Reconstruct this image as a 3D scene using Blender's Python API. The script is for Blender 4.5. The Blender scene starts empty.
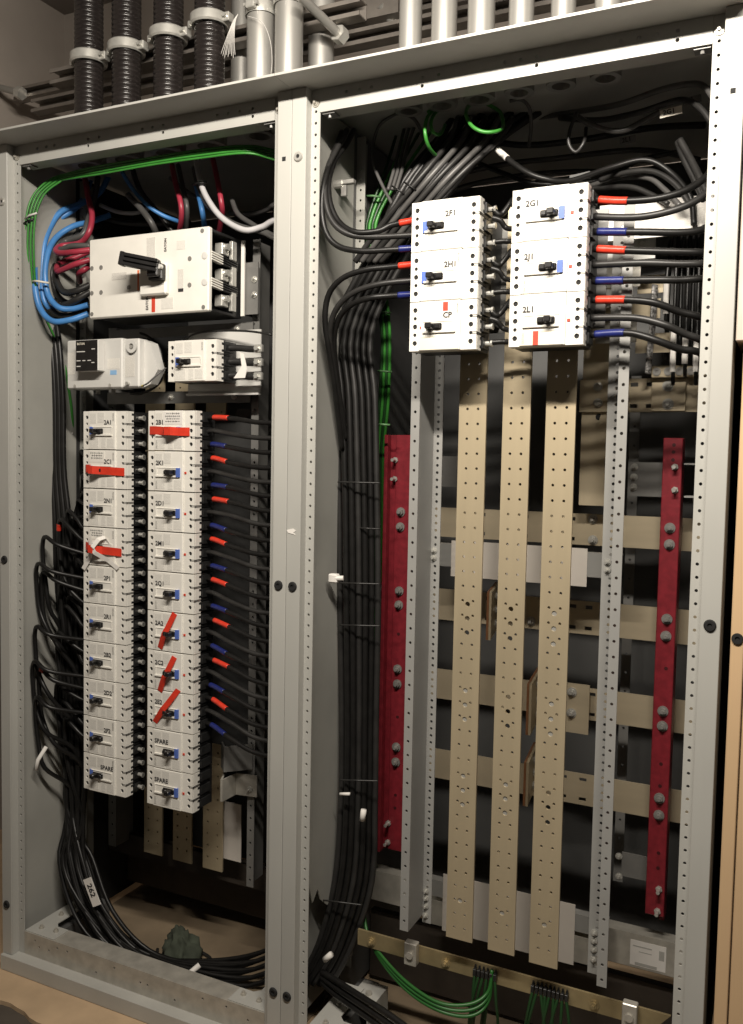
import bpy, bmesh, math, random
from mathutils import Vector, Matrix
random.seed(7)
S = bpy.context.scene
COL = S.collection

# ------------------------------------------------------------------ camera
CAM = Vector((1.0079, -1.7653, 1.4741))
YAW, PIT, ROL, FPX = 0.4479, -0.0613, 0.0191, 877.5
def _basis():
    cy, sy, cp, sp, cr, sr = math.cos(YAW), math.sin(YAW), math.cos(PIT), math.sin(PIT), math.cos(ROL), math.sin(ROL)
    f = Vector((-sy*cp, cy*cp, sp)); r = Vector((cy, sy, 0)); u = r.cross(f)
    return cr*r+sr*u, -sr*r+cr*u, f
CR, CU, CF = _basis()
cam_d = bpy.data.cameras.new('camera'); cam = bpy.data.objects.new('camera', cam_d); COL.objects.link(cam)
cam_d.sensor_fit = 'VERTICAL'; cam_d.sensor_height = 36.0; cam_d.lens = FPX/1024*36; cam_d.clip_start = 0.02
cam.matrix_world = Matrix(((CR.x, CU.x, -CF.x, CAM.x), (CR.y, CU.y, -CF.y, CAM.y), (CR.z, CU.z, -CF.z, CAM.z), (0, 0, 0, 1)))
S.camera = cam
def at(px, py, Y):
    d = CF + CR*((px-371.5)/FPX) + CU*((512-py)/FPX)
    return CAM + d*((Y-CAM.y)/d.y)

# ------------------------------------------------------------------ world, lamps, exposure
W = bpy.data.worlds.new('room'); S.world = W; W.use_nodes = True
W.node_tree.nodes['Background'].inputs[0].default_value = (1.0, 0.90, 0.78, 1)
W.node_tree.nodes['Background'].inputs[1].default_value = 0.026
def lamp(name, loc, size, size_y, power, col, aim):
    l = bpy.data.lights.new(name, 'AREA'); l.shape = 'RECTANGLE'; l.size = size; l.size_y = size_y
    l.energy = power; l.color = col
    o = bpy.data.objects.new(name, l); COL.objects.link(o); o.location = loc
    o.rotation_euler = (Vector(aim)-Vector(loc)).to_track_quat('-Z', 'Y').to_euler()
    return o
lamp('fluorescent_tube_lamp', (0.62, -1.16, 2.63), 1.2, 0.05, 41, (1.0, 0.92, 0.81), (0.5, 0.0, 1.75))
S.view_settings.view_transform = 'Standard'; S.view_settings.look = 'None'
S.view_settings.gamma = 1.0; S.view_settings.use_curve_mapping = False
S.view_settings.exposure = 0.72

# ------------------------------------------------------------------ materials
MATS = {}
def mat(name, col, rough=0.5, metal=0.0, var=0.12, scale=18.0, bump=0.0, stretch=(1, 1, 1), col2=None, spec=0.5, emit=0, detail=4):
    if name in MATS: return MATS[name]
    m = bpy.data.materials.new(name); m.use_nodes = True; nt = m.node_tree; N = nt.nodes; L = nt.links
    b = N['Principled BSDF']; b.inputs['Roughness'].default_value = rough; b.inputs['Metallic'].default_value = metal
    b.inputs['Specular IOR Level'].default_value = spec
    tc = N.new('ShaderNodeTexCoord'); mp = N.new('ShaderNodeMapping'); mp.inputs['Scale'].default_value = stretch
    L.new(tc.outputs['Object'], mp.inputs[0])
    nz = N.new('ShaderNodeTexNoise'); nz.inputs['Scale'].default_value = scale; nz.inputs['Detail'].default_value = detail
    L.new(mp.outputs[0], nz.inputs['Vector'])
    rp = N.new('ShaderNodeValToRGB'); e = rp.color_ramp.elements
    e[0].position = 0.3; e[1].position = 0.7
    c2 = col2 or tuple(max(0, c*(1-var)) for c in col)
    e[0].color = (*c2, 1); e[1].color = (*[min(1, c*(1+var*0.35)) for c in col], 1)
    L.new(nz.outputs['Fac'], rp.inputs[0]); L.new(rp.outputs[0], b.inputs['Base Color'])
    if bump:
        bp = N.new('ShaderNodeBump'); bp.inputs['Strength'].default_value = bump; bp.inputs['Distance'].default_value = 0.002
        L.new(nz.outputs['Fac'], bp.inputs['Height']); L.new(bp.outputs[0], b.inputs['Normal'])
    MATS[name] = m; return m
GREY = mat('grey_enamel', (0.43, 0.425, 0.395), 0.42, 0, 0.10, 6, stretch=(1, 1, 0.3))
PANEL = mat('grey_panel_enamel', (0.36, 0.355, 0.325), 0.5, 0, 0.14, 5)
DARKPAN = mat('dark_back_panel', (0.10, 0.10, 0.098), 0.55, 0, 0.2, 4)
SHADESIDE = mat('shade_dark_side', (0.022, 0.022, 0.022), 0.7, 0, 0.2, 4)
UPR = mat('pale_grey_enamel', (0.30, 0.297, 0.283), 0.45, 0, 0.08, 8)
GALV = mat('galvanised_steel', (0.50, 0.475, 0.42), 0.36, 0.38, 0.22, 30, stretch=(1, 1, 1))
TIN = mat('tinned_bus', (0.55, 0.46, 0.31), 0.42, 0.40, 0.15, 14, stretch=(1, 1, 0.15))
TINH = mat('tinned_cross_bus', (0.60, 0.51, 0.36), 0.30, 0.35, 0.15, 14, stretch=(0.2, 1, 1))
BRASS = mat('aged_brass', (0.45, 0.36, 0.20), 0.45, 0.6, 0.2, 20)
COPPER = mat('copper_edge', (0.42, 0.20, 0.10), 0.4, 0.6, 0.2, 30)
STEEL = mat('zinc_bolt', (0.55, 0.54, 0.50), 0.28, 0.45, 0.15, 60)
DSTEEL = mat('dark_steel_bolt', (0.34, 0.33, 0.31), 0.32, 0.4, 0.2, 60)
WHITE = mat('white_breaker_plastic', (0.80, 0.775, 0.715), 0.42, 0, 0.06, 20)
CREAM = mat('cream_plastic', (0.74, 0.69, 0.58), 0.45, 0, 0.08, 20)
LGREY = mat('light_grey_plastic', (0.62, 0.61, 0.58), 0.42, 0, 0.06, 14)
BLACK = mat('black_plastic', (0.018, 0.018, 0.018), 0.4, 0, 0.3, 40)
HANDLE = mat('black_handle', (0.013, 0.012, 0.012), 0.33, 0, 0.3, 40)
HOLE = mat('dark_recess', (0.010, 0.010, 0.010), 0.8, 0, 0.2, 20)
CABLE = mat('black_cable', (0.011, 0.0105, 0.010), 0.40, 0, 0.35, 40, spec=0.38)
CABLE2 = mat('dusty_black_cable', (0.024, 0.023, 0.022), 0.42, 0, 0.35, 25)
CGREEN = mat('green_wire', (0.045, 0.235, 0.035), 0.38, 0, 0.2, 20)
CBLUE = mat('blue_wire', (0.07, 0.24, 0.56), 0.38, 0, 0.2, 20)
CRED = mat('red_wire', (0.36, 0.035, 0.06), 0.38, 0, 0.2, 20)
CWHITE = mat('white_wire', (0.52, 0.51, 0.52), 0.4, 0, 0.15, 20)
CGREYW = mat('grey_wire', (0.085, 0.082, 0.079), 0.4, 0, 0.25, 20)
TRED = mat('red_tape', (0.66, 0.045, 0.022), 0.33, 0, 0.18, 60, bump=0.25)
TBLUE = mat('blue_tape', (0.013, 0.020, 0.13), 0.36, 0, 0.2, 60)
SBLUE = mat('blue_sticker', (0.09, 0.16, 0.50), 0.45, 0, 0.1, 60)
SRED = mat('red_sticker', (0.62, 0.06, 0.03), 0.45, 0, 0.1, 60)
PAPER = mat('white_paper', (0.76, 0.73, 0.69), 0.7, 0, 0.06, 30)
CARD = mat('white_insulating_card', (0.66, 0.61, 0.55), 0.6, 0, 0.06, 8)
GPO = mat('red_fibreglass', (0.24, 0.020, 0.030), 0.42, 0, 0.28, 55, bump=0.15)
INK = mat('black_ink', (0.03, 0.028, 0.03), 0.6, 0, 0.2, 40)
GINK = mat('grey_print', (0.42, 0.41, 0.38), 0.6, 0, 0.1, 40)
PAD = mat('tan_dusty_concrete', (0.52, 0.375, 0.235), 0.85, 0, 0.22, 7, bump=0.3)
DARKSHEET = mat('dark_brown_floor_sheet', (0.24, 0.18, 0.115), 0.85, 0, 0.35, 5, bump=0.2)
FLOOR = mat('dark_floor', (0.085, 0.07, 0.055), 0.8, 0, 0.3, 9, bump=0.2)
WALL = mat('brown_grey_wall', (0.42, 0.37, 0.325), 0.8, 0, 0.1, 5)
CEIL = mat('dull_ceiling', (0.19, 0.165, 0.145), 0.85, 0, 0.1, 5)
SILV = mat('emt_conduit', (0.37, 0.36, 0.335), 0.36, 0.45, 0.22, 10, stretch=(1, 1, 0.12))
FLEX = mat('dark_coated_flex', (0.022, 0.018, 0.017), 0.27, 0, 0.3, 30, spec=0.6)
STRUT = mat('strut_steel', (0.25, 0.225, 0.20), 0.42, 0.5, 0.25, 20)
WARMGREY = mat('warm_lit_grey_enamel', (0.62, 0.43, 0.25), 0.45, 0, 0.06, 6)
CLOTH = mat('green_grey_cloth', (0.055, 0.065, 0.045), 0.9, 0, 0.4, 20, bump=0.5)
STRING = mat('white_string', (0.6, 0.58, 0.55), 0.7)
DGREY = mat('charcoal_plate', (0.05, 0.05, 0.049), 0.5, 0.2, 0.2, 12)
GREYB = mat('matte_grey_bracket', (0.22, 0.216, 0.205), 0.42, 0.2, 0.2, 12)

def print_mat(name, base, ink, scale):
    m = bpy.data.materials.new(name); m.use_nodes = True; nt = m.node_tree; N = nt.nodes; L = nt.links
    b = N['Principled BSDF']; b.inputs['Roughness'].default_value = 0.5
    tc = N.new('ShaderNodeTexCoord'); mp = N.new('ShaderNodeMapping'); L.new(tc.outputs['Object'], mp.inputs[0])
    mp.inputs['Scale'].default_value = (scale, scale, scale*4)
    nz = N.new('ShaderNodeTexNoise'); nz.inputs['Scale'].default_value = 1; nz.inputs['Detail'].default_value = 1
    L.new(mp.outputs[0], nz.inputs['Vector'])
    wv = N.new('ShaderNodeTexWave'); wv.bands_direction = 'Z'; wv.inputs['Scale'].default_value = scale*0.6
    L.new(tc.outputs['Object'], wv.inputs['Vector'])
    mul = N.new('ShaderNodeMath'); mul.operation = 'MULTIPLY'; L.new(nz.outputs['Fac'], mul.inputs[0]); L.new(wv.outputs['Fac'], mul.inputs[1])
    rp = N.new('ShaderNodeValToRGB'); e = rp.color_ramp.elements; e[0].position = 0.28; e[1].position = 0.42
    e[0].color = (*base, 1); e[1].color = (*ink, 1)
    L.new(mul.outputs[0], rp.inputs[0]); L.new(rp.outputs[0], b.inputs['Base Color'])
    MATS[name] = m; return m
PRINT = print_mat('fine_grey_print', (0.76, 0.735, 0.68), (0.53, 0.515, 0.475), 260)
PRINT2 = print_mat('fine_dark_print', (0.74, 0.715, 0.66), (0.42, 0.40, 0.37), 300)

# ------------------------------------------------------------------ mesh helpers
class MB:
    def __init__(s): s.b = bmesh.new(); s.smooth = False
    def box(s, x0, x1, y0, y1, z0, z1, bev=0, rot=None, seg=1):
        r = bmesh.ops.create_cube(s.b, size=1.0); vs = r['verts']
        c = Vector(((x0+x1)/2, (y0+y1)/2, (z0+z1)/2)); d = Vector((x1-x0, y1-y0, z1-z0))
        for v in vs: v.co = Vector((v.co.x*d.x, v.co.y*d.y, v.co.z*d.z))
        if bev:
            es = list({e for v in vs for e in v.link_edges})
            rb = bmesh.ops.bevel(s.b, geom=es, offset=bev, segments=seg, affect='EDGES', profile=0.5)
            vs = list({v for v in rb['verts']} | {v for v in vs if v.is_valid})
        for v in vs:
            p = v.co
            if rot is not None: p = rot @ p
            v.co = p + c
        return s
    def prism(s, poly, a0, a1, axis='y'):
        def P(u, v, a): return (u, a, v) if axis == 'y' else ((a, u, v) if axis == 'x' else (u, v, a))
        f = [s.b.verts.new(P(u, v, a0)) for u, v in poly]; k = [s.b.verts.new(P(u, v, a1)) for u, v in poly]
        n = len(poly); s.b.faces.new(f); s.b.faces.new(k[::-1])
        for i in range(n): s.b.faces.new((f[i], k[i], k[(i+1) % n], f[(i+1) % n]))
        return s
    def cyl(s, p0, p1, r, n=12, r1=None, caps=True):
        p0 = Vector(p0); p1 = Vector(p1); r1 = r if r1 is None else r1
        d = (p1-p0).normalized(); a = d.orthogonal().normalized(); b = d.cross(a)
        A = []; B = []
        for i in range(n):
            t = 2*math.pi*i/n; o = a*math.cos(t)+b*math.sin(t)
            A.append(s.b.verts.new(p0+o*r)); B.append(s.b.verts.new(p1+o*r1))
        for i in range(n): s.b.faces.new((A[i], A[(i+1) % n], B[(i+1) % n], B[i]))
        if caps: s.b.faces.new(A[::-1]); s.b.faces.new(B)
        return s
    def tube(s, pts, r, n=8, caps=True, squash=1.0):
        pts = [Vector(p) for p in pts]; rings = []; a = None
        for i, p in enumerate(pts):
            d = (pts[min(i+1, len(pts)-1)]-pts[max(i-1, 0)])
            d = d.normalized() if d.length > 1e-9 else Vector((0, 0, 1))
            a = (a - d*a.dot(d)).normalized() if a is not None and (a-d*a.dot(d)).length > 1e-6 else d.orthogonal().normalized()
            b = d.cross(a); rr = r[i] if isinstance(r, (list, tuple)) else r
            rings.append([s.b.verts.new(p+(a*math.cos(2*math.pi*k/n)+b*math.sin(2*math.pi*k/n)*squash)*rr) for k in range(n)])
        for i in range(len(rings)-1):
            for k in range(n): s.b.faces.new((rings[i][k], rings[i][(k+1) % n], rings[i+1][(k+1) % n], rings[i+1][k]))
        if caps: s.b.faces.new(rings[0][::-1]); s.b.faces.new(rings[-1])
        s.smooth = True; return s
    def lathe(s, c, prof, n=20, axis=Vector((0, 0, 1)), closed=False):
        c = Vector(c); a = axis.orthogonal().normalized(); b = axis.cross(a); rings = []
        for r, h in prof:
            rings.append([s.b.verts.new(c+axis*h+(a*math.cos(2*math.pi*k/n)+b*math.sin(2*math.pi*k/n))*r) for k in range(n)])
        m = len(rings)
        for i in range(m if closed else m-1):
            A = rings[i]; B = rings[(i+1) % m]
            for k in range(n): s.b.faces.new((A[k], A[(k+1) % n], B[(k+1) % n], B[k]))
        if not closed: s.b.faces.new(rings[0][::-1]); s.b.faces.new(rings[-1])
        return s
    def perf(s, cols, z0, z1, y, th, n=8):
        """upright plate facing -y, cut with through holes; cols = [(x0, x1, [(z, r[, x])])]"""
        B = s.b
        def q(pts): B.faces.new([B.verts.new(p) for p in pts])
        for x0, x1, holes in cols:
            cur = z1
            for h in sorted(holes, key=lambda h: -h[0]):
                zc, r = h[0], h[1]; xc = h[2] if len(h) > 2 else (x0+x1)/2
                hh = r*1.25; t, b = zc+hh, zc-hh
                if t > cur: continue
                if cur-t > 1e-6: q([(x0, y, t), (x1, y, t), (x1, y, cur), (x0, y, cur)])
                out = [(x1, zc), (x1, t), (xc, t), (x0, t), (x0, zc), (x0, b), (xc, b), (x1, b)]
                inn = [(xc+r*math.cos(k*math.pi/4), zc+r*math.sin(k*math.pi/4)) for k in range(8)]
                fo = [B.verts.new((u, y, v)) for u, v in out]; fi = [B.verts.new((u, y, v)) for u, v in inn]
                bi = [B.verts.new((u, y+th, v)) for u, v in inn]
                for k in range(8):
                    j = (k+1) % 8
                    B.faces.new((fo[k], fi[k], fi[j], fo[j])); B.faces.new((fi[k], bi[k], bi[j], fi[j]))
                cur = b
            if cur-z0 > 1e-6: q([(x0, y, z0), (x1, y, z0), (x1, y, cur), (x0, y, cur)])
        X0 = min(c[0] for c in cols); X1 = max(c[1] for c in cols)
        q([(X0, y, z0), (X0, y, z1), (X0, y+th, z1), (X0, y+th, z0)]); q([(X1, y, z0), (X1, y, z1), (X1, y+th, z1), (X1, y+th, z0)])
        q([(X0, y, z1), (X1, y, z1), (X1, y+th, z1), (X0, y+th, z1)]); q([(X0, y, z0), (X1, y, z0), (X1, y+th, z0), (X0, y+th, z0)])
        return s
    def mesh(s, name, material, origin=None):
        if origin is not None:
            o = Vector(origin)
            for v in s.b.verts: v.co -= o
        bmesh.ops.recalc_face_normals(s.b, faces=s.b.faces[:])
        me = bpy.data.meshes.new(name); s.b.to_mesh(me); s.b.free()
        me.materials.append(material)
        if s.smooth:
            for p in me.polygons: p.use_smooth = True
        return me
    def build(s, name, material, parent=None, origin=None, smooth_angle=None):
        """verts are in world space; placed relative to the parent's origin"""
        o0 = Vector(origin) if origin is not None else (parent['_o'] if parent is not None and '_o' in parent else (0, 0, 0))
        me = s.mesh(name, material, o0)
        if smooth_angle:
            for p in me.polygons: p.use_smooth = True
            me.set_sharp_from_angle(angle=math.radians(smooth_angle))
        ob = bpy.data.objects.new(name, me); COL.objects.link(ob)
        if parent is not None:
            ob.parent = parent; ob['_o'] = tuple(o0)
        else:
            ob.location = o0; ob['_o'] = tuple(o0)
        return ob
def tag(o, label, cat, group=None, kind=None):
    o['label'] = label
    if cat: o['category'] = cat
    if group: o['group'] = group
    if kind: o['kind'] = kind
    return o
def thing(name, label, cat, loc, group=None):
    o = bpy.data.objects.new(name, None); COL.objects.link(o); o.location = loc; o.empty_display_size = 0.05
    o['_o'] = tuple(loc); return tag(o, label, cat, group)
CACHE = {}
def cpart(key, name, material, parent, loc, builder):
    """part with shared mesh data; builder fills an MB in the thing's local space"""
    if key not in CACHE:
        m = MB(); builder(m); CACHE[key] = m.mesh(name, material)
    o = bpy.data.objects.new(name, CACHE[key]); COL.objects.link(o); o.parent = parent; o.location = loc; return o
def text_mesh(s, size, material):
    key = ('txt', s, size, material.name)
    if key not in CACHE:
        c = bpy.data.curves.new('lettering', 'FONT'); c.body = s; c.size = size; c.resolution_u = 2; c.offset = size*0.03
        o = bpy.data.objects.new('lettering', c)
        me = bpy.data.meshes.new_from_object(o); bpy.data.objects.remove(o); me.materials.clear(); me.materials.append(material)
        CACHE[key] = me
    return CACHE[key]
def text(s, size, material, parent, loc, rot=(math.pi/2, 0, 0), name='lettering'):
    o = bpy.data.objects.new(name, text_mesh(s, size, material)); COL.objects.link(o)
    o.parent = parent; o.location = loc; o.rotation_euler = rot; return o
def spline(pts, sub=7):
    P = [Vector(p) for p in pts]; out = []
    for i in range(len(P)-1):
        a = P[max(i-1, 0)]; b = P[i]; c = P[i+1]; d = P[min(i+2, len(P)-1)]
        for k in range(sub):
            t = k/sub
            out.append(0.5*((2*b)+(c-a)*t+(2*a-5*b+4*c-d)*t*t+(3*b-a-3*c+d)*t*t*t))
    out.append(P[-1]); return out
def cable(label, pts, r, material, cat='cable', group=None, name='power_cable', sub=7, sleeves=(), n=8):
    """pts world points; sleeves = [(len0, len1, material, name)] measured along the cable in metres"""
    sp = spline(pts, sub)
    o = MB().tube(sp, r, n).build(name, material, None, origin=sp[0]); tag(o, label, cat, group)
    for l0, l1, m, nm in sleeves:
        seg = []; acc = 0.0
        for i in range(len(sp)-1):
            L = (sp[i+1]-sp[i]).length
            for q in range(4):
                t = acc+L*q/4
                if l0 <= t <= l1: seg.append(sp[i].lerp(sp[i+1], q/4))
            acc += L
        if len(seg) > 2:
            MB().tube(seg, r*1.14, n).build(nm, m, o)
    return o
def px(*pts): return [at(*p) for p in pts]
def bolt(mb, c, r=0.009, d=0.008, washer=True, axis=(0, -1, 0)):
    c = Vector(c); a = Vector(axis)
    if washer: mb.cyl(c, c+a*0.0025, r*1.45, 14)
    mb.cyl(c, c+a*d, r, 6); mb.cyl(c+a*d, c+a*(d+0.006), r*0.5, 8)

# ------------------------------------------------------------------ room shell
def struct(name, mb, m): o = mb.build(name, m); o['kind'] = 'structure'; return o
struct('floor', MB().box(-1.85, 3.2, -4.2, 1.1, -0.16, -0.012), FLOOR)
struct('wall_back', MB().box(-1.85, 3.2, 1.0, 1.1, -0.012, 3.25), WALL)
struct('wall_left', MB().box(-1.85, -1.75, -4.2, 1.0, -0.012, 3.25), WALL)
struct('trim_1', MB().box(-1.75, -1.72, -4.2, 1.0, -0.012, 2.85, 0.003), WALL)
struct('ceiling', MB().box(-1.85, 3.2, -4.2, 1.1, 3.25, 3.35), CEIL)
mb = MB(); edge = []
xx = -1.72
while xx < 2.6:
    edge.append((xx, -0.145+0.010*math.sin(xx*21)+random.uniform(-0.006, 0.006))); xx += 0.03
mb.prism(edge+[(2.6, 0.95), (-1.72, 0.95)], -0.012, 0.0, 'z')
tag(mb.build('concrete_pad', PAD), 'tan dusty concrete pad with a ragged front edge under the cabinets', 'concrete pad')

# ------------------------------------------------------------------ cabinets
D = 0.78
def holes_z(z_top, z_bot, pitch, r, skip=()):
    out = []; z = z_top; i = 0
    while z > z_bot:
        if i not in skip: out.append((z, r))
        z -= pitch; i += 1
    return out
def cabinet(x0, x1, label, torn):
    c = thing('switchboard_cabinet', label, 'cabinet', ((x0+x1)/2, 0.3, 0))
    for sgn, xo in ((1, x0), (-1, x1)):
        def X(a): return xo+sgn*a
        m = MB()
        def bx(a, b, y0, y1, z0, z1, bev=0): m.box(min(X(a), X(b)), max(X(a), X(b)), y0, y1, z0, z1, bev)
        bx(0.0006, 0.037, -0.025, -0.022, 0.045, 2.2975, 0.001)
        bx(0.0345, 0.037, -0.022, 0.0, 0.045, 2.2975)
        bx(0.0006, 0.003, -0.022, 0.06, 0.045, 2.2975)
        m.perf([(min(X(0.037), X(0.0592)), max(X(0.037), X(0.0592)), holes_z(2.25, 0.13, 0.0254, 0.0033))], 0.045, 2.2975, 0.0, 0.0025)
        post = m.build('post', GREY, c)
        for zz in (2.147, 1.174, 0.19):
            w = MB(); ctr = Vector((X(0.019), -0.0255, zz))
            if zz > 2 and sgn < 0:
                w.box(ctr.x-0.0045, ctr.x+0.0045, -0.0262, -0.0253, zz-0.0045, zz+0.0045); w.build('square_hole', HOLE, post)
            else:
                w.lathe(ctr, [(0.0045, 0.0), (0.0045, 0.004), (0.0095, 0.004), (0.0115, 0.001), (0.0115, 0.0)], 16, Vector((0, -1, 0)), True)
                w.build('bolt_ring', STEEL if zz > 2 else HOLE, post, smooth_angle=50)
                w = MB(); w.cyl(ctr, ctr+Vector((0, -0.0015, 0)), 0.0045, 12); w.build('bolt_hole', HOLE, post)
        w = MB(); bolt(w, (X(0.0485), -0.0002, 2.268), 0.006, 0.005); w.build('bolt', GALV, post)
        # side panel
        xi = X(0.022)
        if torn and sgn > 0:
            poly = [(0.03, 2.29), (0.03, 0.42), (0.05, 0.40), (0.062, 0.43), (0.085, 0.37), (0.11, 0.395), (0.125, 0.36), (0.16, 0.33), (0.24, 0.32), (0.24, 2.29)]
            MB().prism(poly, xi-0.0015, xi+0.0015, 'x').build('side_panel', PANEL, c)
        else:
            MB().box(xi-0.0015, xi+0.0015, 0.03, 0.24, 0.05, 2.29).build('side_panel', PANEL, c)
        MB().box(xi-0.0015, xi+0.0015, 0.2405, D, 0.02, 2.29).build('rear_side', DARKPAN if torn else SHADESIDE, c)  # left cabinet: near-black colour puts the unlit open rear into this side
        # inner upright against the side panel
        m = MB(); a, b = (xi+0.0016, xi+0.026) if sgn > 0 else (xi-0.026, xi-0.0016)
        m.perf([(a, b, holes_z(2.2, 0.3, 0.0254, 0.003))], 0.12, 2.28, 0.255, 0.002)
        m.box(a, a+0.002, 0.257, 0.31, 0.12, 2.28) if sgn > 0 else m.box(b-0.002, b, 0.257, 0.31, 0.12, 2.28)
        m.build('inner_upright', PANEL, c)
    # roof with overhang
    MB().box(x0+0.0004, x1-0.0004, -0.10, D+0.02, 2.2978, 2.3030).build('roof', GREY, c)
    # top rail: C channel with sparse holes
    m = MB(); xa, xb = x0+0.0596, x1-0.0596
    hx = []
    for fx in (0.08, 0.12, 0.155, 0.30, 0.345, 0.52, 0.56, 0.60, 0.80, 0.84, 0.88, 0.925): hx.append(xa+(xb-xa)*fx)
    cols = []; cur = xa
    for i, h in enumerate(hx):
        cols.append((cur, h-0.006, [])); cols.append((h-0.006, h+0.006, [(2.281, 0.0040)]+([(2.264, 0.0040)] if i % 4 == 3 else []))); cur = h+0.006
    cols.append((cur, xb, []))
    m.perf(cols, 2.2465, 2.2975, -0.002, 0.0025)
    m.box(xa, xb, 0.0005, 0.045, 2.2465, 2.249)
    m.box(xa, xb, 0.0425, 0.045, 2.249, 2.268)
    m.build('top_rail', GREY, c)
    for xq in (xa+0.018, xb-0.018):
        m = MB(); m.box(xq-0.015, xq+0.015, 0.004, 0.03, 2.243, 2.2463); m.cyl((xq, 0.012, 2.2435), (xq, 0.012, 2.236), 0.004, 8)
        m.build('rail_bracket', GREYB, c)
    # base and sill
    MB().box(x0+0.001, x1-0.001, -0.034, 0.03, 0.0, 0.0445, 0.002).build('base_channel', GREY, c)
    m = MB(); hs = []
    cur = xa; cols = []
    for fx in (0.05, 0.07, 0.115, 0.155, 0.20, 0.33, 0.335, 0.41, 0.52, 0.55, 0.66, 0.77, 0.86, 0.94):
        h = xa+(xb-xa)*fx
        if h-0.005 < cur: continue
        cols.append((cur, h-0.005, [])); cols.append((h-0.005, h+0.005, [(0.062+0.03*((int(fx*1000) % 3)/2), 0.0032)])); cur = h+0.005
    cols.append((cur, xb, []))
    m.perf(cols, 0.0447, 0.107, 0.0, 0.0025)
    m.box(xa, xb, 0.0, 0.062, 0.107, 0.1095)
    m.box(xa, xb, 0.0595, 0.062, 0.0447, 0.107)
    m.build('sill', GALV, c)
    for sgn, xo in ((1, xa), (-1, xb)):
        m = MB()
        def X(a): return xo+sgn*a
        m.prism([(X(0.001), 0.002), (X(0.11), 0.002), (X(0.11), 0.058), (X(0.055), 0.058), (X(0.055), 0.20), (X(0.001), 0.20)], 0.1096, 0.1125, 'z')
        m.prism([(X(0.11), 0.058), (X(0.07), 0.058), (X(0.055), 0.072), (X(0.055), 0.058)], 0.1096, 0.1125, 'z')
        br = m.build('corner_bracket', GREY, c)
        for qx, qy in ((0.03, 0.11), (0.03, 0.16), (0.035, 0.03), (0.085, 0.035)):
            w = MB(); w.cyl((X(qx), qy, 0.1125), (X(qx), qy, 0.118), 0.0075, 6); w.cyl((X(qx), qy, 0.118), (X(qx), qy, 0.123), 0.004, 8); w.build('bolt', GALV, br)
        w = MB(); w.box(min(X(0.008), X(0.06)), max(X(0.008), X(0.06)), 0.064, 0.28, 0.0005, 0.085); w.build('side_runner', DARKPAN, c)
    MB().box(x0+0.03, x1-0.03, 0.064, D-0.002, 0.0004, 0.003).build('floor_sheet', DARKSHEET, c)  # added sheet, darker brown than the pad it covers
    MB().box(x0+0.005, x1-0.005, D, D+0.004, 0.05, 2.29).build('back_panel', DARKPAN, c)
    return c
XL, XM, XR = -0.972, -0.046, 0.897
cab_l = cabinet(XL, XM, 'left grey steel switchboard cabinet holding two columns of ten breakers', False)
cab_r = cabinet(XM, XR, 'right grey steel switchboard cabinet with exposed busbars and six breakers', True)
# scraps of white sticker on the centre post of the right cabinet
m = MB(); q = at(291, 532, -0.026)
m.prism([(q.x-0.012, q.z+0.004), (q.x+0.005, q.z+0.008), (q.x+0.013, q.z+0.003), (q.x+0.006, q.z-0.001), (q.x+0.012, q.z-0.006), (q.x-0.008, q.z-0.002)], -0.0262, -0.0252)
m.build('torn_sticker', PAPER, cab_r)

# neighbouring cabinet beyond the right gap; its tan puts warm light into grey enamel
t = thing('neighbouring_cabinet', 'cabinet edge coloured tan for warm light, beyond the dark gap at far right', 'cabinet', (1.1, 0.2, 0))
m = MB(); m.box(0.915, 0.938, -0.030, 0.0, 0.0, 1.69, 0.0015); m.box(0.941, 1.35, -0.030, -0.02, 0.0, 1.69, 0.0015); m.box(0.915, 1.35, 0.0, D, 0.0, 1.69)
b_ = m.build('body', WARMGREY, t)
MB().box(0.9005, 1.35, -0.020, D, 1.70, 2.28, 0.002).build('upper_panel', mat('pale_pinkish_enamel', (0.55, 0.47, 0.40), 0.5), t)
for zz in (1.155, 0.17):
    w = MB(); w.lathe((0.9265, -0.0302, zz), [(0.0045, 0), (0.0045, 0.004), (0.0095, 0.004), (0.0105, 0.001), (0.0105, 0)], 16, Vector((0, -1, 0)), True)
    w.cyl((0.9265, -0.0302, zz), (0.9265, -0.0315, zz), 0.0046, 12); w.build('bolt_hole', HOLE, b_)
#@@PART2
# ------------------------------------------------------------------ moulded case breakers
BW, BH, PP = 0.152, 0.1047, 0.0349
def scribble(m, x, z, w, rows, y=-0.0068):
    rnd = random.Random(int(x*1e4)+rows)
    for k in range(rows):
        xx = x+rnd.uniform(0, 0.008); zz = z-k*0.0068
        while xx < x+w-rnd.uniform(0, 0.01):
            dw = rnd.uniform(0.003, 0.008); h = rnd.uniform(0.0014, 0.0034)
            m.box(xx, xx+dw, y-0.0002, y, zz-h*0.25, zz+h*0.25); m.box(xx+dw*0.3, xx+dw*0.3+0.0007, y-0.0002, y, zz-h, zz+h)
            xx += dw+rnd.uniform(0.0005, 0.002)
def ribbon(m, pts, w, th=0.0006, side=Vector((0, 0, 1))):
    """tape strip following points, width along 'side'"""
    B = m.b; pts = [Vector(p) for p in pts]; rows = []
    for i, p in enumerate(pts):
        s = side if not isinstance(side, list) else side[i]
        o = Vector((0, th, 0))
        rows.append([B.verts.new(p+s*w/2), B.verts.new(p-s*w/2), B.verts.new(p-s*w/2+o), B.verts.new(p+s*w/2+o)])
    for a, b in zip(rows, rows[1:]):
        for k in range(4): B.faces.new((a[k], a[(k+1) % 4], b[(k+1) % 4], b[k]))
    B.faces.new(rows[0]); B.faces.new(rows[-1][::-1])
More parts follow.
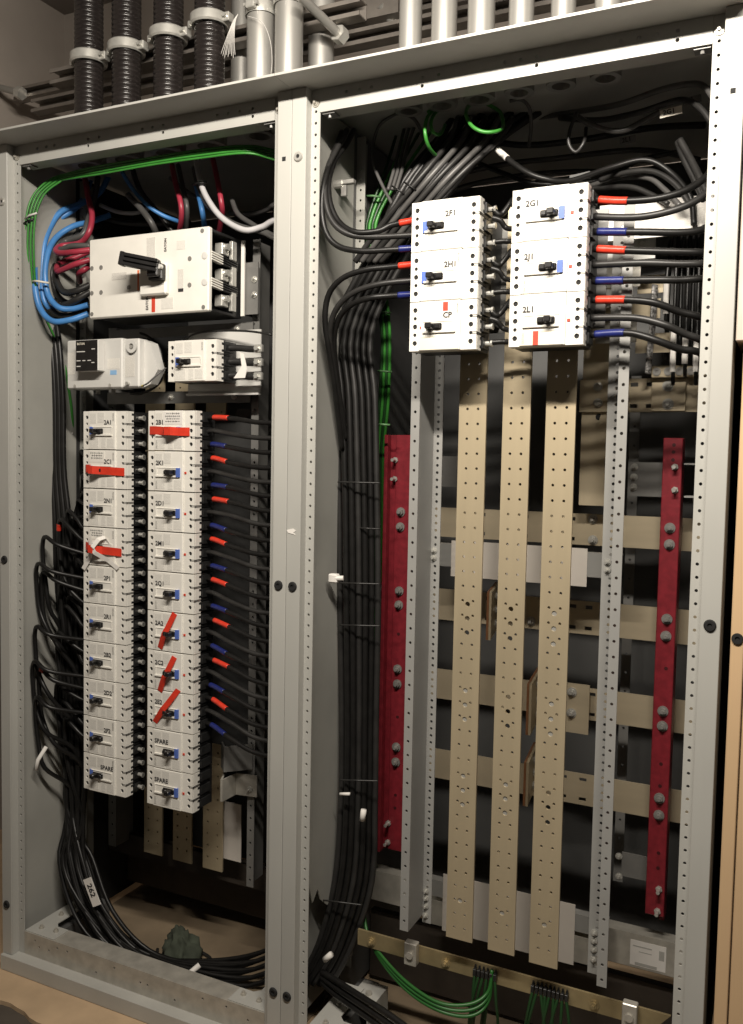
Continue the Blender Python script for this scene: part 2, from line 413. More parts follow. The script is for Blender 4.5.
def breaker(x, y, ztop, label, group, flip, mark, variant='blue', tape=None, studs='LR', note=0):
    """face plane at y; x = left edge; ztop = top edge"""
    t = thing('circuit_breaker', label, 'circuit breaker', (x, y, ztop-BH), group)
    L0 = (0, 0, BH)      # parts are modelled downward from the top edge
    def fx(a, b): return (BW-b-0.018, BW-a-0.018) if flip else (a+0.003, b+0.003)
    def cover(m):
        m.box(0.0235, 0.1165, -0.006, 0.027, -BH+0.0006, -0.0006, 0.0012)
        m.box(0.0, 0.0235, 0.003, 0.027, -BH+0.0006, -0.0006); m.box(0.1165, BW, 0.003, 0.027, -BH+0.0006, -0.0006)
    cpart('cover', 'cover', WHITE, t, L0, cover)
    def strip(xa, xb, xh):
        def f(m):
            hs = []
            for k in range(3):
                hs.append((-PP*(k+0.5), 0.0054, xh))
                if k < 2: hs.append((-PP*(k+1), 0.0040, xh))
            m.perf([(xa, xb, hs)], -BH+0.0008, -0.0008, -0.0018, 0.0046)
        return f
    cpart('stripL', 'terminal_strip', WHITE, t, L0, strip(0.0006, 0.0232, 0.0128))
    cpart('stripR', 'terminal_strip', WHITE, t, L0, strip(0.1168, BW-0.0006, 0.139))
    def scr(xh):
        def f(m):
            for k in range(3): m.cyl((xh, 0.0029, -PP*(k+0.5)), (xh, 0.0010, -PP*(k+0.5)), 0.0052, 8)
            for k in range(2): m.cyl((xh, 0.0029, -PP*(k+1)), (xh, 0.0010, -PP*(k+1)), 0.0039, 8)
        return f
    for kk, xh in (('scrL', 0.0128), ('scrR', 0.139)): cpart(kk, 'terminal_screws', HOLE, t, L0, scr(xh))['kind'] = 'stuff'
    def base(m):
        m.box(0.004, BW-0.004, 0.027, 0.088, -BH+0.001, -0.001)
        for k in range(3):
            zc = -PP*(k+0.5)
            m.box(BW-0.004, BW+0.004, 0.030, 0.07, zc-0.011, zc+0.011); m.box(-0.004, 0.004, 0.030, 0.07, zc-0.011, zc+0.011)
    cpart('base', 'base', BLACK, t, L0, base)
    def notch(m):
        for k in range(1, 3):
            for dz in (-0.0016, 0.0016):
                m.box(BW-0.012, BW+0.0012, -0.0024, 0.060, -PP*k+dz-0.0005, -PP*k+dz+0.0005)
        for k in range(6): m.box(BW-0.0012, BW+0.0007, 0.019, 0.0275, -0.0175*(k+0.5)-0.0028, -0.0175*(k+0.5)+0.0028)
    cpart('notch', 'phase_barriers', BLACK, t, L0, notch)['kind'] = 'stuff'
    def stud(sx):
        def f(m):
            a, b = (BW+0.002, BW+0.020) if sx > 0 else (-0.020, -0.002)
            m.cyl((a, 0.046, -PP*0.5), (b, 0.046, -PP*0.5), 0.0052, 8); m.cyl((b-0.004*sx, 0.046, -PP*0.5), (b, 0.046, -PP*0.5), 0.007, 8)
        return f
    for k in range(3):
        for s_, sx in (('L', -1), ('R', 1)):
            if s_ in studs: cpart('stud'+s_, 'terminal_stud', STEEL, t, (0, 0, BH-PP*k), stud(sx))
    zs0, zs1 = -0.068, -0.042
    def surround(m):
        a, b = fx(0.030, 0.104)
        m.box(a, b, -0.0105, -0.006, zs0, zs0+0.005, 0.0008); m.box(a, b, -0.0085, -0.006, zs1-0.003, zs1, 0.0008)
        m.box(*( (a, a+0.004) if flip else (b-0.004, b)), -0.0085, -0.006, zs0+0.005, zs1-0.003); m.box(a, b, -0.0072, -0.006, zs0+0.004, zs1-0.002)
    cpart(('sur', flip), 'handle_surround', WHITE, t, L0, surround)
    def hand(m):
        a, b = fx(0.038, 0.074); mid = (zs0+zs1)/2+0.001
        m.box(a, b, -0.0125, -0.0072, mid-0.0075, mid+0.0065, 0.002)
        c, d = fx(0.042, 0.057); m.box(c, d, -0.0300, -0.0120, mid-0.0065, mid+0.0055, 0.002)
        c, d = fx(0.060, 0.072); m.box(c, d, -0.0180, -0.0120, mid-0.0055, mid+0.004, 0.0015)
    cpart(('hand', flip), 'toggle_handle', HANDLE, t, L0, hand)
    if variant == 'blue':
        a, b = fx(0.0255, 0.0365)
        cpart(('stk', flip), 'blue_sticker', SBLUE, t, L0, lambda m: m.box(a, b, -0.0107 if flip else -0.0090, -0.0058, zs0+0.001, zs1-0.001))
    if flip or variant != 'blue':
        a, b = (0.119, 0.1255) if flip else (0.0265, 0.029)
        cpart(('btn', flip), 'trip_button', SRED, t, L0, lambda m: m.box(a, b, -0.0035 if flip else -0.0075, -0.0015, -0.0585, -0.0525, 0.0005))
    def lab1(m):
        m.box(0.028, 0.050, -0.0064, -0.0060, -0.034, -0.007); m.box(0.055, 0.078, -0.0064, -0.0060, -0.032, -0.005)
    def lab2(m):
        m.box(0.027, 0.058, -0.0064, -0.0060, -0.099, -0.072); m.box(0.068, 0.084, -0.0064, -0.0060, -0.100, -0.073); m.box(0.088, 0.112, -0.0064, -0.0060, -0.098, -0.074)
    for kk, ff in (('lab1', lab1), ('lab2', lab2)):
        if variant == 'red' and kk == 'lab2': continue
        cpart(kk, 'rating_print', PRINT, t, L0, ff)['kind'] = 'stuff'
    if variant == 'red':
        cpart('labcream', 'rating_label', CREAM, t, L0, lambda m: m.box(0.026, 0.114, -0.0066, -0.0060, -0.1025, -0.0745))
        a = 0.052 if flip else 0.078
        za, zb = (-0.1025, -0.0745) if flip else (-0.022, -0.004)
        cpart(('redlab', flip), 'red_label', SRED, t, L0, lambda m: m.box(a, a+0.011, -0.0070, -0.0066, za, zb))
    if mark:
        if flip: text(mark, 0.0165, INK, t, (0.029, -0.0068, BH-0.0365), name='handwritten_mark')
        else: text(mark, 0.0165, INK, t, (0.078 if len(mark) < 4 else 0.066, -0.0068, BH-0.0365), name='handwritten_mark')
    text('EATON', 0.0062, GINK, t, (0.0335 if flip else 0.1125, -0.0068, BH-0.099 if flip else BH-0.0275), (math.pi/2, -math.pi/2, 0), name='maker_mark')
    if note:
        m = MB()
        if flip: m.box(0.052, 0.114, -0.0067, -0.0061, -0.036, -0.004)
        else: m.box(0.026, 0.080, -0.0067, -0.0061, -0.0335 if tape != 'cross' else -0.032, -0.003)
        o = bpy.data.objects.new('paper_note', m.mesh('paper_note', PAPER if flip else WHITE)); COL.objects.link(o); o.parent = t; o.location = L0
        m = MB(); scribble(m, 0.056 if flip else 0.030, -0.0085, 0.052 if flip else 0.046, note)
        o2 = bpy.data.objects.new('handwriting', m.mesh('handwriting', INK)); COL.objects.link(o2); o2.parent = o; o2['kind'] = 'stuff'
    if tape:
        m = MB()
        if tape == 'flat':
            pts = [(0.010, -0.005, -0.052), (0.018, -0.010, -0.051), (0.036, -0.0125, -0.051), (0.045, -0.032, -0.053), (0.060, -0.032, -0.054), (0.072, -0.016, -0.055), (0.1, -0.0125, -0.056), (0.146, -0.0035, -0.058)]
            if flip: pts = [(0.006, -0.004, -0.052), (0.024, -0.008, -0.052), (0.050, -0.0125, -0.053), (0.064, -0.016, -0.054), (0.075, -0.031, -0.054), (0.094, -0.031, -0.054), (0.106, -0.014, -0.055), (0.136, -0.0045, -0.055)]
            ribbon(m, pts, 0.0215)
        elif tape == 'cross':
            ribbon(m, [(0.014, -0.008, -0.052), (0.030, -0.014, -0.053), (0.045, -0.033, -0.056), (0.060, -0.033, -0.058), (0.08, -0.016, -0.060), (0.138, -0.005, -0.064)], 0.0215)
        else:
            a, b, c = tape
            s_ = Vector((0.92, 0, -0.40))
            ribbon(m, [(a, -0.0075, c), ((a*0.6+b*0.4), -0.0125, c-0.040), (a*0.42+b*0.58, -0.0160, c-0.057), (a*0.25+b*0.75, -0.0130, c-0.074), (b, -0.0075, c-0.098)], 0.0165, side=s_)
        o = bpy.data.objects.new('red_tape', m.mesh('red_tape', TRED)); COL.objects.link(o); o.parent = t; o.location = L0
        if tape == 'cross':
            m = MB()
            ribbon(m, [(0.004, -0.0075, -0.118), (0.030, -0.010, -0.085), (0.062, -0.0345, -0.052), (0.074, -0.024, -0.030), (0.084, -0.010, -0.024), (0.096, -0.008, -0.040)], 0.014, side=Vector((0.8, 0, -0.5)))
            ribbon(m, [(0.030, -0.0075, -0.026), (0.050, -0.028, -0.046), (0.070, -0.0335, -0.066), (0.100, -0.012, -0.088), (0.128, -0.0075, -0.108)], 0.013, side=Vector((0.7, 0, 0.7)))
            o = bpy.data.objects.new('white_tape', m.mesh('white_tape', PAPER)); COL.objects.link(o); o.parent = t; o.location = L0; o['kind'] = 'stuff'
    return t
ZL = 1.588
LX1, LX2, LY = -0.7595, -0.5335, 0.075
gl = 'breakers in the two columns of the left cabinet'
lm = ['2A1', '2C1', '2N1', '', '2P1', '2R1', '2B2', '2D2', '2F2', 'SPARE']
lt = {1: 'flat', 3: 'cross'}
ln = {1: 3, 3: 3}
for i, mk in enumerate(lm):
    if i == 1: lb = 'white breaker 2C1 with scribbled note and horizontal red tape, second from top of left column'
    elif i == 3: lb = 'white breaker crossed with white and red tape, fourth from top of left column'
    elif mk == 'SPARE': lb = 'white breaker marked SPARE at the bottom of the left column'
    else: lb = 'white breaker marked %s in the left column of the left cabinet' % mk
    breaker(LX1, LY, ZL-BH*1.012*i, lb, gl, False, mk, tape=lt.get(i), studs='R', note=ln.get(i, 0))
rm = ['2B1', '2K1', '2D1', '2M1', '2Q1', '2A2', '2C2', '2E2', 'SPARE', 'SPARE']
rt = {0: 'flat', 5: (0.094, 0.046, 0.000), 6: (0.094, 0.046, -0.010), 7: (0.107, 0.030, 0.010)}
for i, mk in enumerate(rm):
    if i == 0: lb = 'white breaker 2B1 with white paper note and horizontal red tape atop the right column'
    elif i in (5, 6, 7): lb = 'white breaker %s with a slanted strip of red tape over its handle' % mk
    elif i == 8: lb = 'white breaker marked SPARE, second from bottom of the right column'
    elif i == 9: lb = 'white breaker marked SPARE at the very bottom of the right column'
    else: lb = 'white breaker marked %s in the right column of the left cabinet' % mk
    breaker(LX2, LY, ZL-BH*1.012*i, lb, gl, True, mk, tape=rt.get(i), studs='L', note=4 if i == 0 else 0)
RX1, RX2, RY, ZR = 0.2485, 0.4695, -0.012, 2.0195
gr = 'six breakers in the right cabinet'
for i, mk in enumerate(('2F1', '2H1', 'CP')):
    breaker(RX1, RY, ZR-0.0012-BH*i*1.001, 'white breaker marked %s in the left trio of the right cabinet' % mk, gr, False, mk, 'red' if i == 2 else 'blue', studs='R')
for i, mk in enumerate(('2G1', '2J1', '2L1')):
    breaker(RX2, RY, ZR-BH*i*1.001, 'white breaker marked %s in the right trio of the right cabinet' % mk, gr, True, mk, 'red' if i == 2 else 'blue', studs='')

# jumper straps between the two trios (short black leads)
for k in range(9):
    z = ZR-PP*(k+0.5)
    a = Vector((RX1+BW+0.012, RY+0.046, z)); b = Vector((RX2-0.004, RY+0.05, z))
    up = (0.0, 0.03, -0.012)[0]
    if k % 3 == 0: pts = [a, a+Vector((0.012, 0.005, -0.012)), (a+b)/2+Vector((-0.006, 0.01, -0.006)), (a+b)/2+Vector((0.014, 0.01, 0.018)), b+Vector((-0.012, 0, 0.006)), b+Vector((0.002, 0, 0.006))]
    elif k % 3 == 1: pts = [a+Vector((0, 0, 0.016)), a+Vector((0.016, 0.004, 0.010)), (a+b)/2+Vector((0, 0.01, -0.004)), b+Vector((-0.008, 0, -0.010)), b+Vector((0.002, 0, -0.010))]
    else: pts = [a, a+Vector((0.02, 0.006, 0.002)), b+Vector((-0.02, 0.006, 0.002)), b+Vector((0.002, 0, 0))]
    pos = ('topmost', 'second', 'third', 'fourth', 'fifth', 'sixth', 'seventh', 'eighth', 'lowest')[k]
    cable('short black lead between the two breaker trios, %s of nine' % pos, pts, 0.0058, CABLE, 'cable', 'leads between the breaker trios', 'jumper_lead')

# ------------------------------------------------------------------ large main breaker
MX0, MX1, MZ0, MZ1, MY = -0.716, -0.326, 1.833, 2.041, 0.050
t = thing('main_breaker', 'large white three-pole main breaker with long black rotary handle', 'circuit breaker', ((MX0+MX1)/2, MY, MZ0))
m = MB(); m.box(MX0, MX1, MY, MY+0.016, MZ0, MZ1, 0.003); m.build('cover', WHITE, t)
m = MB(); m.box(MX0+0.006, MX1-0.045, MY+0.016, MY+0.150, MZ0+0.003, MZ1-0.003); m.box(MX1-0.045, MX1-0.004, MY+0.110, MY+0.150, MZ0+0.003, MZ1-0.003)
for k in range(4):
    zc = MZ1-0.006-(MZ1-MZ0-0.012)*k/3
    m.box(MX1-0.045, MX1-0.002, MY+0.016, MY+0.11, zc-0.003, zc+0.003)
m.build('base', BLACK, t)
for k in range(3):
    zc = MZ1-0.006-(MZ1-MZ0-0.012)*(k+0.5)/3
    w = MB(); w.box(MX1-0.030, MX1-0.006, MY+0.065, MY+0.095, zc-0.016, zc+0.014, 0.002); w.cyl((MX1-0.006, MY+0.08, zc+0.004), (MX1+0.004, MY+0.08, zc+0.004), 0.009, 10)
    w.box(MX1-0.008, MX1+0.002, MY+0.098, MY+0.118, zc-0.024, zc+0.024, 0.001)
    w.build('terminal', STEEL, t)
for k in range(1, 3):
    zc = MZ1-0.006-(MZ1-MZ0-0.012)*k/3
    for q in range(4):
        w = MB(); w.box(MX1-0.010, MX1+0.0015, MY+0.012, MY+0.060, zc-0.0095+q*0.006, zc-0.0065+q*0.006, rot=Matrix.Rotation(math.radians(-4), 4, 'X')); w.build('vent_slat', WHITE, t)
        w = MB(); w.box(MX1-0.010, MX1+0.0015, MY+0.0592, MY+0.125, zc-0.013+q*0.006, zc-0.010+q*0.006, rot=Matrix.Rotation(math.radians(-4), 4, 'X')); w.build('vent_slat', BLACK, t)
    w = MB(); w.lathe((MX1-0.012, MY-0.0005, zc), [(0.009, 0), (0.009, 0.001), (0.006, 0.0016)], 14, Vector((0, -1, 0))); w.build('cover_screw', LGREY, t)
    for xs in (MX0+0.010, MX0+0.042, MX1-0.058):
        w = MB(); w.cyl((xs, MY+0.001, zc-0.004), (xs, MY-0.0012, zc-0.004), 0.006, 10); w.build('cover_screw', DSTEEL, t)
for xs, zs in ((MX0+0.010, MZ0+0.012), (MX1-0.015, MZ0+0.010), (MX1-0.02, MZ1-0.010), (MX0+0.136, MZ0+0.074)):
    w = MB(); w.cyl((xs, MY+0.001, zs), (xs, MY-0.0012, zs), 0.0055, 10); w.build('cover_screw', DSTEEL, t)
hx, hz = at(153, 279, MY-0.016).x, at(153, 279, MY-0.016).z
kx, kz = at(156, 270, MY-0.035).x, at(156, 270, MY-0.035).z
m = MB(); m.box(hx-0.045, hx+0.040, MY-0.016, MY, hz-0.040, hz+0.040, 0.004); hs = m.build('handle_housing', WHITE, t)
a = at(158, 266, MY-0.045); b = at(123, 259, MY-0.075)
m = MB(); m.box(kx-0.026, kx+0.018, MY-0.036, MY-0.0165, kz-0.024, kz+0.016, 0.003)
m.box(kx-0.018, kx+0.016, MY-0.052, MY-0.036, kz-0.018, kz+0.018, 0.003)
d = b-a; ln_ = d.length; rot = d.to_track_quat('X', 'Z').to_matrix().to_4x4()
c = (a+b)/2
for k in range(3):
    o = rot @ Vector((0, 0, 0.0115*(k-1)))
    p = c+o; m.box(p.x-ln_/2, p.x+ln_/2, p.y-0.013, p.y+0.013, p.z-0.0042, p.z+0.0042, 0.001, rot)
p = c; m.box(p.x-ln_/2, p.x+ln_/2, p.y-0.002, p.y+0.013, p.z-0.0125, p.z+0.0125, 0.001, rot)
p = b; m.box(p.x-0.006, p.x+0.006, p.y-0.014, p.y+0.014, p.z-0.017, p.z+0.017, 0.002, rot)
m.build('rotary_handle', HANDLE, t)
w = MB(); w.cyl((kx+0.018, MY-0.046, kz+0.006), (kx+0.018, MY-0.036, kz+0.006), 0.006, 10); w.build('handle_screw', LGREY, t)
m = MB(); m.box(hx-0.064, hx-0.059, MY-0.0008, MY, hz-0.022, hz+0.030); m.build('red_label', mat('orange_stripe', (0.75, 0.16, 0.04), 0.5), t)
m = MB(); m.box(hx-0.017, hx-0.006, MY-0.0008, MY, MZ0+0.006, hz-0.043); m.build('red_label', SRED, t)
for xa, xb, za, zb, mm in ((hx-0.034, hx-0.006, MZ1-0.066, MZ1-0.012, PRINT2), (hx+0.014, hx+0.052, MZ0+0.012, hz-0.046, PRINT), (hx+0.062, hx+0.090, MZ1-0.050, MZ1-0.028, PRINT), (hx-0.150, hx-0.100, hz+0.010, hz+0.028, PRINT2), (hx+0.066, hx+0.084, hz-0.026, hz+0.022, PRINT2)):
    w = MB(); w.box(xa, xb, MY-0.0006, MY, za, zb); w.build('rating_label', mm, t)
w = MB(); w.box(hx+0.068, hx+0.084, MY-0.0012, MY-0.0006, hz-0.034, hz-0.026); w.build('trip_window', INK, t)
lo = Vector(t['_o'])
text('EATON', 0.011, INK, t, Vector((hx-0.028, MY-0.0009, MZ0+0.012))-lo, (math.pi/2, -math.pi/2, 0), 'maker_mark')
text('EATON', 0.010, INK, t, Vector((hx+0.030, MY-0.0009, MZ1-0.052))-lo, (math.pi/2, -math.pi/2, 0), 'maker_mark')

# bracket to the right of the main breaker and perforated upright
t = thing('main_breaker_bracket', 'grey bent bracket with bolts at the right of the main breaker', 'bracket', (-0.28, 0.2, 1.85))
m = MB(); m.box(-0.322, -0.312, 0.185, 0.19, 1.84, 2.035); m.build('white_edge_plate', WHITE, t)
m = MB(); m.box(-0.322, -0.276, 0.196, 0.200, 1.845, 1.98); m.box(-0.322, -0.318, 0.2, 0.26, 1.845, 1.98); m.build('plate', GREYB, t)
for z in (1.895, 1.935):
    w = MB(); bolt(w, (-0.286, 0.196, z), 0.006, 0.005); w.build('bolt', STEEL, t)
def upright(name, x0, x1, y, z0, z1, label, hp=0.0349, web=None, inner=None, m_=None, hr=0.0035):
    t = thing(name, label, 'steel upright', ((x0+x1)/2, y, z0))
    m = MB(); m.perf([(x0, x1, holes_z(z1-0.03, z0+0.01, hp, hr))], z0, z1, y, 0.0025)
    m.build('front_flange', m_ or UPR, t)
    if web:
        xw, yb = web
        m = MB(); m.box(xw-0.0012, xw+0.0012, y+0.0026, yb, z0, z1); m.build('web', m_ or UPR, t)
    if inner:
        a, b, yb, zz0 = inner
        m = MB(); m.perf([(a, b, holes_z(z1-0.02, zz0+0.01, 0.01725, 0.0036))], zz0, z1, yb, 0.0025); m.build('rear_flange', m_ or UPR, t)
    return t
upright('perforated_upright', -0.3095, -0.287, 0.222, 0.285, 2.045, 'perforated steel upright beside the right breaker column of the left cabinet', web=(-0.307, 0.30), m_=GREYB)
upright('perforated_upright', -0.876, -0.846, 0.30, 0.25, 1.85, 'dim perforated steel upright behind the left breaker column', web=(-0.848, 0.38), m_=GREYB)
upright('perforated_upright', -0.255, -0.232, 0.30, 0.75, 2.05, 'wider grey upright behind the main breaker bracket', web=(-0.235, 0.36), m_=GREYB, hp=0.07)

# ------------------------------------------------------------------ metering module and auxiliary breaker
q0, q1 = at(66, 340, 0.07), at(140, 389, 0.07)
ax0, ax1, az0, az1, ay = -0.815, -0.568, 1.648, 1.781, 0.068
t = thing('surge_protection_module', 'light grey module with a black display panel beside the auxiliary breaker', 'module', ((ax0+ax1)/2, ay, az0))
m = MB(); m.box(ax0, ax1-0.05, ay, ay+0.05, az0, az1, 0.004); m.box(ax1-0.055, ax1, ay+0.008, ay+0.05, az0+0.002, az1-0.002, 0.004)
m.prism([(ax1-0.001, az1-0.004), (ax1-0.001, az0+0.004), (ax1+0.020, az0+0.012), (ax1+0.045, az0+0.05), (ax1+0.020, az1-0.012)], ay+0.03, ay+0.06)
bd = m.build('housing', LGREY, t)
m = MB(); m.box(ax0+0.062, ax0+0.138, ay-0.028, ay, az0+0.045, az1-0.006, 0.002); dm = m.build('display_block', LGREY, t)
m = MB(); m.box(ax0+0.0625, ax0+0.1375, ay-0.0296, ay-0.0281, az0+0.0455, az1-0.0065); dp = m.build('display_panel', HANDLE, t)
o_ = Vector(t['_o'])
text('EATON', 0.008, CREAM, dp, Vector((ax0+0.067, ay-0.0299, az1-0.018))-o_, name='maker_mark')
for k, (dx, dz, w_) in enumerate(((0.047, 0.036, 0.03), (0.047, 0.060, 0.014), (0.068, 0.060, 0.010), (0.086, 0.060, 0.012), (0.047, 0.075, 0.014), (0.100, 0.030, 0.012), (0.100, 0.066, 0.010))):
    w = MB(); w.box(ax0+dx+0.018, ax0+dx+0.018+w_, ay-0.0299, ay-0.0296, az1-dz-0.0015, az1-dz+0.001); w.build('printed_line', LGREY, dp)
m = MB(); m.box(ax0+0.146, ax0+0.188, ay-0.0005, ay+0.0005, az0+0.052, az0+0.080); m.build('rating_label', PRINT, t)
m = MB(); m.box(ax0+0.156, ax0+0.178, ay-0.0006, ay+0.0005, az0+0.036, az0+0.048); m.build('blue_label', mat('sky_sticker', (0.25, 0.45, 0.70), 0.5), t)
m = MB(); m.box(ax1-0.046, ax1-0.014, ay+0.0074, ay+0.009, az0+0.030, az0+0.085); m.build('rating_label', PRINT2, t)
m = MB(); m.box(ax0+0.004, ax0+0.03, ay-0.0005, ay+0.0005, az0+0.04, az0+0.1); m.build('rating_label', PRINT, t)
for xs, zs in ((ax0+0.03, az0+0.008), (ax0+0.155, az0+0.008), (ax1-0.035, az0+0.012), (ax1-0.02, az1-0.025)):
    w = MB(); w.cyl((xs, ay+0.009, zs), (xs, ay-0.001, zs), 0.005, 10); w.build('cover_screw', STEEL, t)
m = MB(); m.lathe((ax1-0.02, ay+0.004, az1-0.024), [(0.008, 0), (0.008, 0.004), (0.017, 0.004), (0.017, 0)], 18, Vector((0, -1, 0)), True); m.build('knockout_ring', LGREY, t)
for xs in (ax0+0.085, ax0+0.14):
    w = MB(); w.cyl((xs, ay+0.03, az0+0.002), (xs, ay+0.03, az0-0.012), 0.006, 8); w.build('foot_bolt', DSTEEL, t)

bx0, bx1, bz0, bz1, by = -0.461, -0.310, 1.659, 1.765, 0.065
t2 = breaker(bx0, by, bz1, 'white breaker beside the light grey module, with three black leads at right', None, False, '', studs='')
t2['label'] = 'white breaker without a written mark on grey plate beside the light grey module'
t = thing('breaker_mounting_plate', 'grey mounting plate behind the breaker next to the light grey module', 'plate', (-0.38, 0.16, 1.64))
m = MB(); m.box(-0.475, -0.245, 0.165, 0.169, 1.632, 1.80); m.build('plate', LGREY, t)
m = MB(); m.box(-0.475, -0.245, 0.155, 0.1649, 1.632, 1.637); m.build('lip', LGREY, t)
for k in range(3):
    z = bz1-PP*(k+0.5)
    t = thing('link_strap', 'black flat strap with silver lug from the auxiliary breaker, %s of three' % ('top', 'middle', 'bottom')[k], 'strap', (-0.25, 0.12, z-0.01), 'straps right of the auxiliary breaker')
    m = MB(); m.tube(spline([(bx1+0.0, by+0.05, z), (bx1+0.02, by+0.055, z+0.001), (bx1+0.06, by+0.06, z-0.003), (bx1+0.075, by+0.06, z-0.003)], 4), 0.0085, 8); m.build('strap', CABLE2, t)
    m = MB(); m.box(bx1+0.074, bx1+0.098, by+0.052, by+0.064, z-0.013, z+0.007, 0.002); m.cyl((bx1+0.086, by+0.052, z-0.003), (bx1+0.086, by+0.045, z-0.003), 0.006, 6); m.build('lug', STEEL, t)
q = Vector((-0.268, 0.105, 1.70))
m = MB(); m.prism([(q.x, q.z+0.035), (q.x+0.012, q.z+0.03), (q.x+0.022, q.z-0.008), (q.x+0.016, q.z-0.03), (q.x-0.018, q.z-0.03), (q.x+0.006, q.z)], q.y-0.001, q.y+0.001)
tag(m.build('card_tag', PAPER), 'small white folded card between the black straps of the auxiliary breaker', 'card')
cable('thin grey wire with yellow terminal from the light grey module', px((142, 386, 0.06), (148, 383, 0.04), (158, 374, 0.05), (166, 368, 0.07)), 0.0022, CGREYW, 'wire', name='sensing_wire', sleeves=[(0.0, 0.012, mat('yellow_sleeve', (0.7, 0.55, 0.08), 0.5), 'yellow_terminal')])
cable('thin black wire curving below the light grey module', px((130, 393, 0.15), (142, 393, 0.15), (155, 387, 0.15), (162, 376, 0.15), (160, 350, 0.15), (150, 338, 0.15), (140, 333, 0.15)), 0.004, CABLE, 'wire', name='sensing_wire')
cable('thin dark wire passing over the auxiliary breaker to the centre post', px((185, 340, 0.16), (195, 334, 0.15), (215, 331, 0.14), (245, 331, 0.12), (268, 334, 0.1), (276, 337, 0.12)), 0.0028, CABLE2, 'wire', name='sensing_wire')

# chassis pieces behind the breakers of the left cabinet
def block(name, label, cat, m_, *boxes, bev=0.0):
    m = MB()
    for b in boxes: m.box(*b, bev)
    return tag(m.build(name, m_), label, cat)
def crossrail(name, label, x0, x1, y, z0, z1, m_, bolts=(), flange=0.02):
    t = thing(name, label, 'steel rail', ((x0+x1)/2, y, z0))
    m = MB(); m.box(x0, x1, y, y+0.003, z0, z1); m.box(x0, x1, y, y+flange, z1-0.003, z1)
    m.build('rail', m_, t)
    for bx, bz in bolts:
        w = MB(); bolt(w, (bx, y, bz), 0.006, 0.005); w.build('bolt', STEEL, t)
    return t
crossrail('cross_rail', 'dark cross rail above the left breaker columns', -0.79, -0.30, 0.20, 1.615, 1.648, GREYB, [(-0.35, 1.632), (-0.56, 1.632)])
crossrail('cross_rail', 'dark cross rail beneath the main breaker', -0.79, -0.30, 0.21, 1.80, 1.828, GREYB, [(-0.35, 1.812)])
for k, x in enumerate((-0.688, -0.579, -0.470)):
    pos = ('left', 'middle', 'right')[k]
    t = thing('vertical_busbar', '%s tinned busbar behind the breaker columns of the left cabinet' % pos, 'busbar', (x, 0.285, 0.27), 'left cabinet busbars')
    m = MB(); m.perf([(x-0.034, x, holes_z(1.70, 0.30, PP, 0.0035, ())), (x, x+0.034, holes_z(1.70, 0.30, PP, 0.0035))], 0.268, 1.74, 0.285, 0.006)
    m.build('bar', TIN, t)
q = at(239, 865, 0.31)
tag(MB().box(-0.50, -0.385, 0.305, 0.308, 0.30, 0.47).build('insulating_card', CARD), 'pale insulating card behind the bottom of the left cabinet busbars', 'card')
block('backing_plate', 'dark vertical panel behind the cables right of the breaker columns', 'panel', DGREY, (-0.470, -0.372, 0.245, 0.249, 0.66, 1.585), (-0.372, -0.312, 0.242, 0.246, 0.64, 1.60))
# bent brackets at the lower right of the right column
t = thing('bent_bracket', 'dark bent steel bracket below the cables of the right column', 'bracket', (-0.33, 0.2, 0.54))
m = MB(); m.prism([(-0.37, 0.20), (-0.345, 0.145), (-0.338, 0.145), (-0.335, 0.205), (-0.275, 0.215), (-0.275, 0.219), (-0.337, 0.209), (-0.341, 0.15), (-0.366, 0.203)], 0.545, 0.605, 'z'); m.build('plate', GALV, t)
w = MB(); bolt(w, (-0.295, 0.212, 0.565), 0.006, 0.005); w.build('bolt', STEEL, t)
t = thing('bent_bracket', 'dark bent steel bracket nearer the spare breakers of the right column', 'bracket', (-0.36, 0.2, 0.62))
m = MB(); m.prism([(-0.375, 0.19), (-0.345, 0.16), (-0.29, 0.215), (-0.29, 0.219), (-0.345, 0.166), (-0.373, 0.194)], 0.62, 0.69, 'z'); m.build('plate', GREYB, t)
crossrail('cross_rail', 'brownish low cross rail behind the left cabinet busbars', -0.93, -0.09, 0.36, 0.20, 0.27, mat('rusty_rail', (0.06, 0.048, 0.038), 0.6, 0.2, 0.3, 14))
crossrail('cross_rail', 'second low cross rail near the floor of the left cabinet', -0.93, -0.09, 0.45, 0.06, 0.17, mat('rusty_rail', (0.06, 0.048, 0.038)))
#@@PART3
# ------------------------------------------------------------------ right cabinet: vertical busbars
big = [[(467.3, 604.2), (467, 618.4), (466.8, 632.7), (466, 690.7), (465.5, 705), (465, 719.5), (464, 776.3), (463.5, 790.5), (463, 804.7), (461, 901)],
       [(509.5, 609), (509, 623.6), (508.7, 638.4), (507, 697), (506.8, 711.5), (506.5, 726), (505, 784.7), (504.6, 798.8), (504.2, 813), (501, 913)],
       [(553, 613.5), (552.6, 628.8), (552.4, 644), (550.8, 704), (550.3, 719), (550, 734), (548, 793), (547.5, 807.5), (547, 822.5), (544, 925)]]
plug = [(3, 4, 5, 6, 7, 8, 9), (6, 7, 8, 9), (0, 1, 2, 3, 4, 5, 9)]      # holes filled by threaded studs
BY = 0.12
def sc(v, Y1, Y2, c): return c+(v-c)*(Y2-CAM.y)/(Y1-CAM.y)
KB = (BY-CAM.y)/(0.20-CAM.y)
